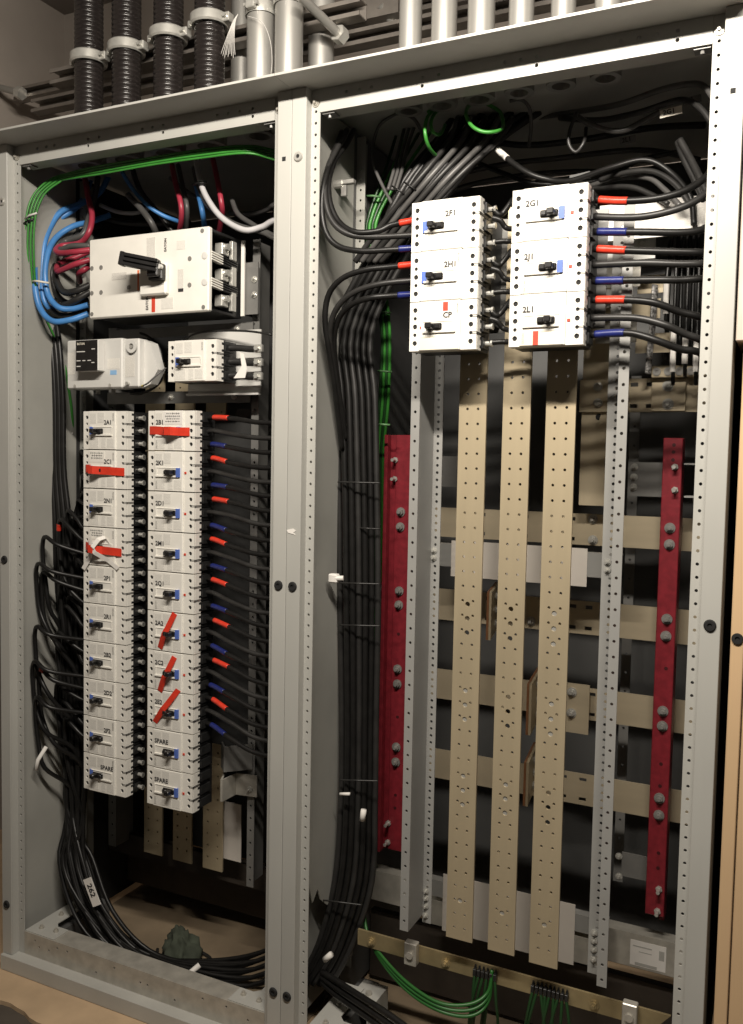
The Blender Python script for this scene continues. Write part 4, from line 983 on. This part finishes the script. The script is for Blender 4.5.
for k, pp in enumerate(LC):
    br = ('2F1', '2H1')[k//3]; j = k % 3
    pts = px(*pp); pts[0].x = RX1-0.003; pts[0].y = RY+0.05
    lab = 'black cable %s leaving the %s terminal of breaker %s to the left' % (('with red tape', 'without tape', 'with blue tape')[j], poles[j], br)
    cable(lab, pts, 0.0068, CABLE2 if j == 1 else CABLE, 'cable', 'six cables left of the breaker trios', sleeves=[(0.004, 0.048, phase[j], ('red_tape', '', 'blue_tape')[j])] if phase[j] else [])
# thick vertical bundle down the left of the right cabinet
def lerp(a, b, t): return a+(b-a)*t
nb = 14
for k in range(nb):
    f = (k % 7)/6; row = k//7; dy = row*0.02+random.uniform(-.004, .004)
    x1 = lerp(333, 372, f); x2 = lerp(339, 377, f); x3 = lerp(342, 376, f); x4 = lerp(335, 372, f); x5 = lerp(318, 352, f); x6 = lerp(296, 330, f)
    Y = 0.175+0.055*abs(f-0.2)+dy
    top = [(lerp(372, 410, f)+row*6, 250-12*row, Y+0.01), (lerp(405, 455, f), 185-6*row, Y+0.02), (lerp(440, 500, f), 140-4*row, Y+0.06), (lerp(455, 540, f), 112, Y+0.10)]
    pts = top[::-1]+[(x1, 330, Y), (x1+3, 400, Y), (x2, 500, Y), (x2+1, 600, Y), (x3, 720, Y+0.005), (x3-1, 800, Y), (x4, 880, Y-0.01), (x5, 945, Y-0.03), (x6, 985, Y-0.06)]
    cable('black cable in the %s layer of the thick vertical bundle, %s from the left' % (('front', 'rear')[row], ('first', 'second', 'third', 'fourth', 'fifth', 'sixth', 'seventh')[k % 7]), px(*pts), 0.0078, CABLE if k % 3 else CABLE2, 'cable', 'thick vertical cable bundle', 'bundled_cable', sub=5)
# cable ties on the bundle
for k, (a, b, c, y_) in enumerate(((338, 380, 482, .165), (358, 380, 528, .19), (340, 380, 583, .165), (340, 380, 625, .165), (340, 378, 780, .165), (322, 362, 900, .14))):
    p = [at(lerp(a, b, i/5), c+(i*1.0 if k == 5 else i*0.2), y_-0.012+0.012*abs(i-2.0)/2) for i in range(6)]
    m = MB(); m.tube(spline(p, 3), 0.0022, 6)
    tag(m.build('cable_tie', CABLE2), 'black cable tie round the thick bundle, %s from the top' % ('first', 'second', 'third', 'fourth', 'fifth', 'sixth')[k], 'cable tie', 'ties on the thick bundle')
# white tie mount on the partition
t = thing('tie_mount', 'white tie mount fixed to the partition beside the thick bundle', 'tie mount', at(333, 578, 0.12))
p = at(333, 578, 0.11); m = MB(); m.box(p.x-0.012, p.x+0.012, 0.105, 0.125, p.z-0.012, p.z+0.010, 0.003); m.cyl((p.x+0.006, 0.11, p.z), (p.x+0.026, 0.115, p.z+0.001), 0.006, 8); m.build('mount', PAPER, t)
for k, (a, b, an, lb) in enumerate(((345, 794, 0.2, 'white cable tie tail on the lower part of the thick bundle'), (363, 815, 1.45, 'white tag wrapped on the lower part of the thick bundle'), (328, 957, 0.8, 'white tag near the foot of the centre post'))):
    p = at(a, b, 0.140 if k < 2 else 0.10); d = Vector((math.cos(an), 0, math.sin(an)))
    m = MB(); m.tube([p-d*0.014, p, p+d*0.014], 0.0075 if k else 0.004, 8); tag(m.build('cable_tag', PAPER), lb, 'tag')
# two cables running out of the bundle foot to the lower right
for k in range(3):
    cable('black cable leaving the bundle foot towards the front right, %s of three' % ('upper', 'middle', 'lower')[k], px((322, 972+5*k, .12), (335, 980+7*k, .09), (360, 996+8*k, .05), (385, 1012+9*k, .02), (410, 1030+9*k, -.005)), 0.0075, CABLE, 'cable', 'cables at the bundle foot')
# green earth wires beside the thick bundle
for k in range(4):
    o = (k-1.5)*3.2
    cable('green earth wire running down right of the thick bundle, %s from the left' % ('first', 'second', 'third', 'fourth')[k], px((420+o*4, 120, .34), (395+o*2, 170, .30), (374+o, 215, .28), (372+o, 240, .27), (382+o, 300, .27), (386+o*0.8, 340, .29), (384+o*.9, 400, .32), (380+o*.8, 450, .36), (379+o*.7, 520, .39), (377+o*.6, 600, .41), (372+o*.6, 700, .41), (364+o*.6, 860, .38)), 0.0042, CGREEN if k % 2 else mat('dark_green_wire', (0.014, 0.05, 0.014)), 'wire', 'green earth wires behind the bundle', 'earth_wire')
for k, (a, b) in enumerate(((384, 312), (385, 371), (383, 424), (374, 196))):
    p0, p1 = at(a-7, b, .262), at(a+7, b+1, .262)
    m = MB(); m.tube([p0, (p0+p1)/2+Vector((0, -.006, 0)), p1], 0.0028, 6); tag(m.build('cable_tie', mat('green_tie', (0.10, 0.22, 0.09), 0.5)), 'pale green tie round the earth wires, %s from the top' % ('second', 'third', 'fourth', 'first')[k], 'cable tie', 'ties on the earth wires')
# green loops under the roof
GLOOP = [([(398, 215, .2), (374, 165, .22), (377, 130, .22), (392, 116, .2), (402, 114, .18), (415, 120, .2), (424, 138, .24)], CGREYW, 'dim grey-green loop at the left under the right roof'),
         ([(428, 112, .16), (433, 110, .15), (427, 118, .12), (425, 132, .10), (429, 147, .12), (438, 158, .18)], CGREEN, 'bright green loop hanging under the right roof'),
         ([(445, 106, .2), (436, 112, .15), (431, 122, .12), (433, 132, .12), (440, 134, .15), (445, 125, .2)], CGREEN, 'small green curl beside the bright green loop'),
         ([(480, 104, .22), (470, 105, .17), (466, 114, .12), (472, 126, .10), (484, 132, .10), (498, 131, .12), (503, 126, .18), (500, 112, .22), (485, 103, .22)], CGREEN, 'round green loop under the right roof'),
         ([(510, 101, .2), (522, 100, .2), (530, 110, .22), (531, 128, .25), (529, 146, .3)], CGREYW, 'dim grey wire dropping behind the roof bushings'),
         ([(577, 112, .2), (570, 130, .2), (569, 144, .2), (576, 152, .2), (584, 142, .2), (586, 128, .22)], CABLE2, 'dim grey loop right of centre under the roof')]
for pp, mm, lb in GLOOP: cable(lb, px(*pp), 0.0042, mm, 'wire', name='earth_wire', sub=9)
# loose black cables in the top of the right cabinet
UP = [([(440, 108, .30), (480, 130, .25), (500, 152, .2), (523, 170, .17), (545, 179, .17), (570, 181, .2), (610, 168, .25), (645, 160, .27), (670, 172, .27), (690, 196, .25), (694, 225, .25)], .0065, CABLE, 'long looping black cable with a white sleeve above the right trio', [(0.255, 0.305, PAPER, 'white_sleeve')]),
      ([(720, 110, .10), (706, 88, .12), (690, 84, .15), (660, 90, .18), (620, 104, .22), (575, 112, .3), (520, 120, .4)], .0065, CGREYW, 'grey-black cable arching along the top right corner', []),
      ([(716, 130, .12), (700, 108, .14), (680, 100, .18), (640, 112, .22), (600, 120, .26), (560, 118, .32)], .0065, CABLE2, 'black cable arching just below the top right arch', []),
      ([(660, 112, .2), (645, 120, .2), (625, 130, .2), (607, 130, .2), (590, 124, .2), (575, 115, .22)], .0062, CGREYW, 'grey-black cable sagging below the roof right of centre', []),
      ([(708, 196, .13), (700, 178, .15), (690, 158, .18), (680, 140, .2)], .0075, CABLE2, 'thick cable end with worn top at the right post', []),
      ([(704, 200, .16), (694, 178, .18), (684, 158, .2), (678, 142, .22)], .0075, CABLE2, 'thick black cable end beside the pale one at the right post', []),
      ([(690, 205, .2), (676, 185, .22), (655, 172, .24), (630, 172, .26), (600, 180, .3)], .006, CABLE2, 'black nested arc above the right cables, outermost', []),
      ([(680, 206, .22), (665, 190, .24), (648, 178, .26), (620, 178, .3), (590, 186, .34)], .006, CGREYW, 'black nested arc above the right cables, middle', []),
      ([(668, 204, .24), (650, 194, .26), (630, 187, .28), (600, 188, .32), (560, 192, .36)], .006, CABLE2, 'black nested arc above the right cables, innermost', []),
      ([(460, 155, .36), (500, 172, .34), (540, 184, .34), (600, 180, .36), (640, 160, .38), (690, 150, .38)], .006, CABLE, 'black cable crossing behind the right trio', []),
      ([(412, 205, .30), (450, 178, .32), (500, 165, .36), (560, 158, .4), (640, 150, .42), (700, 160, .42)], .007, CABLE2, 'black cable crossing the top of the right cabinet, upper of two', []),
      ([(415, 215, .32), (455, 190, .34), (505, 178, .38), (565, 172, .42), (640, 172, .44)], .007, CABLE2, 'black cable crossing the top of the right cabinet, lower of two', []),
      ([(460, 135, .40), (520, 145, .42), (580, 140, .44), (650, 128, .44), (705, 125, .40)], .008, CABLE, 'thick black cable in the shade under the right roof', [])]
for pp, r, mm, lb, sl_ in UP: cable(lb, px(*pp), r, mm, 'cable', sub=7, sleeves=sl_)
for k in range(5):
    o = k*4
    cable('%s cable in the diagonal fan above the thick bundle, %s from the left' % ('dull grey' if k in (1, 3) else 'black', ('first', 'second', 'third', 'fourth', 'fifth')[k]), px((355+o*1.6, 262, .165+.004*k), (372+o*2, 238, .16), (395+o*2.2, 208, .15), (425+o*2.4, 172, .15), (450+o*3, 140, .2), (458+o*3.4, 118, .26)), 0.0070, CGREYW if k in (1, 3) else CABLE2, 'cable', 'diagonal fan of cables', 'bundled_cable')
for k in range(3):
    cable('thin grey cable rising steeply behind the diagonal fan, %s of three' % ('left', 'middle', 'right')[k], px((388+k*4, 190, .2), (394+k*4, 170, .22), (400+k*4, 145, .26), (405+k*5, 125, .3)), 0.0045, CGREYW, 'cable', 'steep thin cables', 'bundled_cable')
for k, (a, b, c, d) in enumerate(((392, 186, 404, 194), (404, 182, 416, 190))):
    p0, p1 = at(a, b, .138), at(c, d, .138); m = MB(); m.tube([p0, (p0+p1)/2+Vector((0, -.004, 0)), p1], 0.0022, 6); tag(m.build('cable_tie', CABLE), 'black tie round the diagonal fan, %s one' % ('left', 'right')[k], 'cable tie')
# tags on the cables under the roof
for k, (a, b, w_, mk) in enumerate(((671, 112, 22, '2G1'), (692, 100, 18, '2J1'), (628, 140, 17, '2L1'), (555, 183, 5, ''), (580, 177, 22, ''))):
    if k == 3: continue
    yy = (.17, .32, .30, 0, .26)[k]; p = at(a, b, yy); ww = w_/2/500*(yy+1.7653)/1.935
    t = thing('cable_tag', ('bright tag marked 2G1 on a cable near the right post', 'dim tag marked 2J1 at the top right corner', 'dim tag marked 2L1 right of centre under the roof', '', 'grey plastic tie bar above the right trio')[k], 'tag', p)
    m = MB(); m.box(p.x-ww, p.x+ww, p.y-0.001, p.y+0.001, p.z-0.008, p.z+0.008, rot=Matrix.Rotation(math.radians(-6), 4, 'Y')); m.build('tag', (CREAM, GREYB, GREYB, GREYB, DGREY)[k], t)  # deeper tags take grey instead of cream, their shade put into the colour
    if mk: text(mk, 0.014, INK, t, (-ww*0.7, -0.0014, -0.005), (math.pi/2, math.radians(-6), 0), 'handwritten_mark')
t = thing('panel_latch', 'small dark latch on the partition inside the right cabinet', 'latch', at(345, 185, 0.15)); p = at(345, 185, 0.15)
m = MB(); m.cyl((-0.022, 0.14, p.z), (0.0, 0.14, p.z), 0.010, 10); m.build('boss', STEEL, t)
m = MB(); m.box(-0.002, 0.03, 0.135, 0.150, p.z-0.002, p.z+0.008, 0.001); m.box(-0.004, 0.010, 0.136, 0.146, p.z-0.03, p.z-0.004, 0.001); m.build('catch', DSTEEL, t)

# ------------------------------------------------------------------ cables of the left cabinet
pz = lambda i: ZL-BH*1.012*(i//3)-PP*(i % 3+0.5)
for i in range(24):
    br = rm[i//3]; j = i % 3; z = pz(i)
    x0 = LX2+BW+0.003; dz = -0.016-0.0011*i; w_ = random.uniform(-.004, .004)
    pts = [(x0, LY+.05, z), (x0+.03, LY+.04, z+.001), (x0+.10, LY+.02, z+dz*.35+w_), (x0+.18, LY+.012, z+dz*.9+w_*.5), (x0+.27, LY+.02, z+dz), (-0.085, LY+.05, z+dz-.002), (-0.075, LY+.10, z+dz-.03)]
    s0 = .020+(.012 if i > 14 and j == 0 else 0)+random.uniform(-.004, .006)
    cable('black cable %s from the right %s terminal of breaker %s' % (('with red tape', 'without tape', 'with blue tape')[j], poles[j], br), pts, 0.0062, CABLE2 if j == 1 else CABLE, 'cable', 'cables right of the right column',
          sleeves=[(s0, s0+.062, phase[j], ('red_tape', '', 'blue_tape')[j])] if phase[j] else [])
# left of the left column: cables swing out and drop into the bundle
BX = lambda i: -0.905+0.022*(i % 4)
for i in range(24):
    k = i+3; br = lm[k//3] or 'the crossed-tape breaker'; j = i % 3; z = pz(k)
    x0 = LX1-0.003
    if i < 6:
        xo = (-0.862, -0.845, -0.855, -0.858, -0.872, -0.882)[i]; Yo = .17
        pts = [(x0, LY+.05, z), (x0-.05, LY+.06, z+.003), (xo+.02, Yo-.02, z+.012-.02*(i % 2)), (xo, Yo, z-.015 if i > 2 else z-.03), (xo-.005, Yo+.01, z-.10), (BX(i), .17, z-.30), (BX(i), .16, .45)]
    else:
        reach = (-0.875, -0.90, -0.915, -0.905, -0.925, -0.92, -0.885, -0.88, -0.885, -0.915, -0.90, -0.885, -0.925, -0.915, -0.905, -0.915, -0.90, -0.88)[i-6]
        bump = .046+.022*((i*7) % 5)/5
        Yo = .115+.03*((i*3) % 4)/4 if reach > -0.91 else .055+.015*(i % 3)
        if reach < -0.91: reach -= 0.010
        pts = [(x0, LY+.05, z), (x0-.035, LY+.040, z+.006), (lerp(x0, reach, .55), Yo-.015, z+bump*.6), (lerp(x0, reach, .85), Yo-.012, z+bump), (reach, Yo, z+bump-.022), (reach-.004, Yo+.005, z-.02), (reach+.004, Yo+.008, z-.09), (lerp(reach, BX(i), .5), Yo+.015, z-.16), (BX(i), .15, z-.30 if z > .9 else z-.24), (BX(i)+.01, .145, min(.42, z-.32))]
    f = i/23
    low = [(-.895+.10*f, .115+.015*(i % 3), .27+.02*(i % 2)), (-.80+.10*f, .10+.012*(i % 3), .11+.018*(i % 4)), (-.66+.08*f, .105+.012*(i % 4), .045+.012*(i % 3)), (-.45+.03*f, .115+.016*(i % 5), .026+.012*(i % 4)), (-.25, .15+.014*(i % 5), .055+.016*(i % 5)), (-.09, .18+.014*(i % 5), .15+.020*(i % 5))]
    s1 = [(.0015, .028 if i > 14 else .020, phase[j], ('red_tape', '', 'blue_tape')[j])] if phase[j] else []
    extra = [(.165, .188, TRED, 'red_tape')] if i in (7, 19) else []
    cable('black cable %s at the left %s terminal of %s' % (('with red tape', 'without tape', 'with blue tape')[j], poles[j], ('breaker '+br) if br.startswith('2') or br == 'SPARE' else br), [Vector(p) for p in pts+low], 0.0062, CABLE, 'cable', 'cables left of the left column', sub=5, sleeves=s1+extra)
# tags on the lower left bundle
t = thing('cable_tag', 'white tag marked 262 on the lower left cable bundle', 'tag', at(92, 892, .07)); p = at(92, 892, .085)
ro = Matrix.Rotation(math.radians(62), 4, 'Y')
m = MB(); m.box(-.040+p.x, p.x+.040, p.y-.001, p.y+.001, p.z-.016, p.z+.016, rot=ro); m.build('tag', PAPER, t, origin=tuple(at(92, 892, .07)))
text('262', 0.026, INK, t, (p-at(92, 892, .07))+Vector((-.018, -.0016, .018)), (math.pi/2, math.radians(62), 0), 'handwritten_mark')
p = at(189, 974, .085); m = MB(); m.tube([p+Vector((-.016, 0.01, -.018)), p+Vector((0, -.008, 0)), p+Vector((.020, 0.02, .020))], .0075, 8); tag(m.build('cable_tie', PAPER), 'white tie round the cable loop on the cabinet floor', 'cable tie')
p = at(38, 760, .05); m = MB(); m.tube([p+Vector((.012, .02, .035)), p, p+Vector((-.004, -.005, -.03))], .006, 6, squash=.4); tag(m.build('cable_tag', PAPER), 'white strip hanging from the left cable bundle', 'tag')
# vertical trunk of cables above the left column's feeders
for k in range(5):
    cable('black cable in the upright trunk by the left wall, %s from the wall' % ('first', 'second', 'third', 'fourth', 'fifth')[k], px((40+k*4, 318, .16), (44+k*4, 350, .15), (47+k*4, 400, .15), (48+k*4, 470, .15), (50+k*5, 530, .15), (50+k*5, 600, .16), (52+k*5, 700, .17)), 0.0075, CABLE, 'cable', 'upright trunk in the left cabinet', 'bundled_cable')
# main breaker feeders: blue, red, black
def swing(label, pts, r, mm, g, cat='cable'): cable(label, px(*pts), r, mm, cat, g, 'phase_cable', sub=8)
g = 'phase cables looping into the main breaker'
swing('thick blue cable on the outermost loop into the main breaker', [(88, 314, .13), (70, 320, .10), (52, 321, .08), (40, 308, .08), (35, 285, .08), (36, 258, .10), (44, 234, .14), (58, 220, .18), (74, 209, .22), (84, 198, .27), (92, 176, .32)], .0088, CBLUE, g)
swing('thick blue cable on the inner loop into the main breaker', [(88, 305, .14), (72, 309, .12), (58, 307, .10), (48, 294, .10), (45, 272, .10), (49, 250, .12), (58, 236, .16), (74, 226, .2), (90, 222, .25), (110, 215, .30)], .0085, CBLUE, g)
swing('blue cable arching high behind the red wires', [(88, 311, .19), (64, 316, .16), (46, 304, .11), (42, 280, .11), (44, 245, .12), (52, 224, .15), (62, 211, .18), (80, 204, .23), (100, 192, .28), (112, 168, .32)], .0085, CBLUE, g)
swing('black cable between the two blue loops', [(88, 309, .16), (66, 316, .13), (48, 308, .12), (40, 285, .12), (42, 255, .14), (52, 232, .2), (70, 214, .25), (90, 200, .3)], .0085, CABLE2, g)
swing('black cable inside the blue loops', [(88, 300, .17), (68, 303, .15), (56, 292, .15), (52, 268, .15), (60, 246, .2), (80, 232, .25), (100, 225, .3)], .0085, CABLE2, g)
swing('upper red cable folding into the main breaker', [(90, 250, .13), (74, 252, .11), (60, 253, .11), (56, 250, .12), (62, 246, .15), (80, 243, .18), (89, 232, .18), (92, 215, .2), (88, 196, .22), (84, 172, .28)], .0085, CRED, g)
swing('lower red cable folding into the main breaker', [(90, 260, .13), (76, 264, .11), (62, 270, .11), (57, 271, .12), (59, 264, .16), (74, 258, .2), (92, 250, .24)], .0085, CRED, g)
swing('short red cable stub beside the main breaker', [(90, 266, .15), (84, 270, .13), (79, 274, .14), (80, 282, .18)], .0085, CRED, g)
swing('grey-brown cable beside the upper red cable', [(90, 246, .15), (72, 246, .13), (60, 250, .13), (64, 242, .18), (82, 235, .2), (88, 220, .22), (96, 190, .26), (98, 170, .3)], .0085, CGREYW, g)
swing('black cable curling under the red cables', [(90, 285, .14), (76, 291, .12), (64, 292, .12), (57, 282, .13), (56, 272, .16), (66, 258, .2)], .0095, CABLE2, g)
swing('lowest black cable curling under the red cables', [(90, 292, .14), (76, 300, .12), (62, 306, .12), (55, 304, .14), (58, 296, .2)], .0095, CABLE2, g)
p0, p1 = at(33, 281, .068), at(49, 283, .085); m = MB(); m.tube([p0, (p0+p1)/2+Vector((0, -.012, 0)), p1], .003, 6); tag(m.build('cable_tie', CREAM), 'cream tie round the blue cable loops', 'cable tie')
# green wires over the top of the left cabinet
for k in range(4):
    o = k*3.0
    cable('green earth wire sweeping over the top of the left cabinet, %s of four' % ('outermost', 'second', 'third', 'innermost')[k], px((66+o*.4, 445, .24), (62+o*.6, 400, .22), (48+o, 345, .16), (32+o*.7, 300, .09), (25+o, 260, .06), (26+o, 220, .05), (33+o*1.2, 196-o*.1, .06), (48+o*1.3, 181+o*.1, .08), (66, 174+o*.6, .08), (100, 166+o*.9, .07), (150, 158+o*.8, .065), (200, 150+o*.9, .065), (245, 146+o*.8, .08), (272, 150+o, .12))+[Vector((-0.082, 0.19, 2.20-0.008*k))], .0030, CGREEN, 'wire', 'green earth wires over the left cabinet', 'earth_wire')
for k in range(4):
    cable('green earth wire running down beside the left column, %s of four' % ('first', 'second', 'third', 'fourth')[k], px((52+k*2, 330, .19), (58+k*2.5, 370, .2), (64+k*2.5, 410, .22), (66+k*2.4, 450, .24), (68+k*2.4, 520, .26), (70+k*2.4, 640, .28)), .0044, CGREEN if k % 2 else mat('dark_green_wire', (0.014, 0.05, 0.014)), 'wire', 'green earth wires beside the left column', 'earth_wire')
for k, (a, b, y_) in enumerate(((57, 180, .088), (31, 216, .048), (28, 222, .046), (67, 436, .225))):
    p0, p1 = at(a-6, b+3, y_), at(a+6, b-3, y_); m = MB(); m.tube([p0, (p0+p1)/2+Vector((0, -.006, 0)), p1], .0028, 6)
    tag(m.build('cable_tie', (STRING, STRING, CABLE, STRING)[k]), ('white tie on the green wires at the top left corner', 'white tie on the green wires at the left wall', 'black tie on the green wires at the left wall', 'pale tie on the green wires beside the left column')[k], 'cable tie')
# cables dropping from the roof of the left cabinet
TOP = [([(172, 165, .22), (176, 185, .2), (181, 205, .18), (181, 222, .2), (177, 240, .26)], CRED, .0075, 'red cable dropping behind the top of the main breaker'),
       ([(178, 165, .24), (183, 188, .22), (187, 208, .2), (186, 228, .24)], CGREYW, .007, 'grey cable beside the dropping red cable'),
       ([(212, 155, .24), (217, 178, .22), (221, 200, .2), (222, 214, .22), (218, 236, .28)], CRED, .0075, 'red cable dropping behind the white cable'),
       ([(196, 158, .20), (200, 180, .17), (207, 198, .15), (222, 218, .14), (244, 230, .14), (262, 227, .15), (280, 220, .16)], CWHITE, .008, 'white cable sweeping down to the centre post'),
       ([(194, 168, .24), (198, 185, .2), (208, 205, .18), (224, 218, .17), (240, 226, .17), (262, 232, .16), (282, 240, .16)], CGREYW, .007, 'grey cable beside the sweeping white cable'),
       ([(232, 200, .24), (238, 214, .2), (252, 224, .18), (266, 232, .16), (282, 238, .16)], CGREYW, .007, 'grey-black cable curving to the centre post'),
       ([(196, 185, .22), (200, 200, .2), (203, 215, .2), (205, 230, .26)], CBLUE, .0075, 'blue cable dropping behind the white cable'),
       ([(122, 172, .26), (132, 188, .24), (146, 204, .22), (162, 215, .24), (180, 222, .28)], CBLUE, .006, 'dim blue cable slanting under the roof of the left cabinet'),
       ([(128, 195, .22), (142, 210, .2), (152, 224, .2), (158, 238, .24)], CGREYW, .009, 'thick grey cable slanting behind the main breaker'),
       ([(130, 160, .26), (140, 190, .26), (160, 215, .28), (175, 235, .3)], CABLE2, .008, 'black cable slanting behind the main breaker'),
       ([(100, 205, .30), (118, 212, .3), (136, 213, .3), (150, 208, .32)], CWHITE, .006, 'pale cable crossing in the shade above the main breaker'),
       ([(96, 215, .32), (120, 222, .32), (150, 224, .32), (190, 222, .34)], CABLE2, .008, 'black cable crossing in the shade above the main breaker'),
       ([(230, 213, .34), (250, 214, .32), (268, 209, .3), (282, 204, .28)], CGREYW, .008, 'grey cable crossing behind the white cable to the centre post'),
       ([(170, 178, .3), (185, 190, .28), (200, 200, .28), (215, 210, .3)], CGREYW, .006, 'thin grey cable between the two red drops')]
for pp, mm, r, lb in TOP:
    pts = px(*pp)
    if pp[-1][0] >= 272: pts.append(Vector((-0.079, pts[-1].y+0.05, pts[-1].z-0.012)))
    cable(lb, pts, r, mm, 'cable', name='phase_cable', sub=7)
p0, p1 = at(193, 185, .155), at(207, 183, .155); m = MB(); m.tube([p0, (p0+p1)/2+Vector((0, -.01, 0)), p1], .004, 6); tag(m.build('cable_tie', CABLE), 'black tie on the sweeping white cable', 'cable tie')

# crumpled cloth on the cabinet floor
t = thing('crumpled_rag', 'crumpled dark green rag heaped on the floor of the left cabinet', 'rag', at(180, 955, .22)); c = at(182, 962, .24); c.z = 0.0
rnd = random.Random(3); m = MB(); bm_ = bmesh.ops.create_icosphere(m.b, subdivisions=4, radius=1.0)
from mathutils import noise
for v in bm_['verts']:
    n_ = noise.noise(v.co*2.3)*0.35+noise.noise(v.co*5.1)*0.22
    h = max(0.0, v.co.z+0.25)
    r_ = (1+n_)*(1.0-0.35*h)
    v.co = Vector((c.x+v.co.x*0.062*r_-0.01*h, c.y+v.co.y*0.055*r_, 0.0036+max(0.0, 0.070*h*(1+n_*0.9))))
m.smooth = True; m.build('rag', CLOTH, t)
cable('loose dark wire coil round the rag on the floor', [c+Vector(v) for v in ((-.09, .0, .008), (-.04, -.06, .01), (.03, -.06, .014), (.09, -.03, .01), (.08, .03, .008), (.02, .05, .008))], .005, CABLE2, 'wire', name='loose_wire')
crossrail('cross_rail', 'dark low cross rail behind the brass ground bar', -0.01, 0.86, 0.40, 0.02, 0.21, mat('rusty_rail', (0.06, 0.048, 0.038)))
t = thing('floor_bracket', 'grey Z-shaped steel bracket standing on the floor behind the centre post', 'bracket', (0.07, 0.22, 0.0))
m = MB(); m.box(0.035, 0.105, 0.15, 0.27, 0.085, 0.089); m.box(0.101, 0.105, 0.15, 0.27, 0.004, 0.085); m.box(0.105, 0.150, 0.15, 0.27, 0.0005, 0.004); m.build('bracket', GREY, t)
w = MB(); w.cyl((0.075, 0.215, 0.089), (0.075, 0.215, 0.097), 0.009, 6); w.build('bolt', GALV, t)
#@@END
for o in COL.objects:
    if '_o' in o: del o['_o']
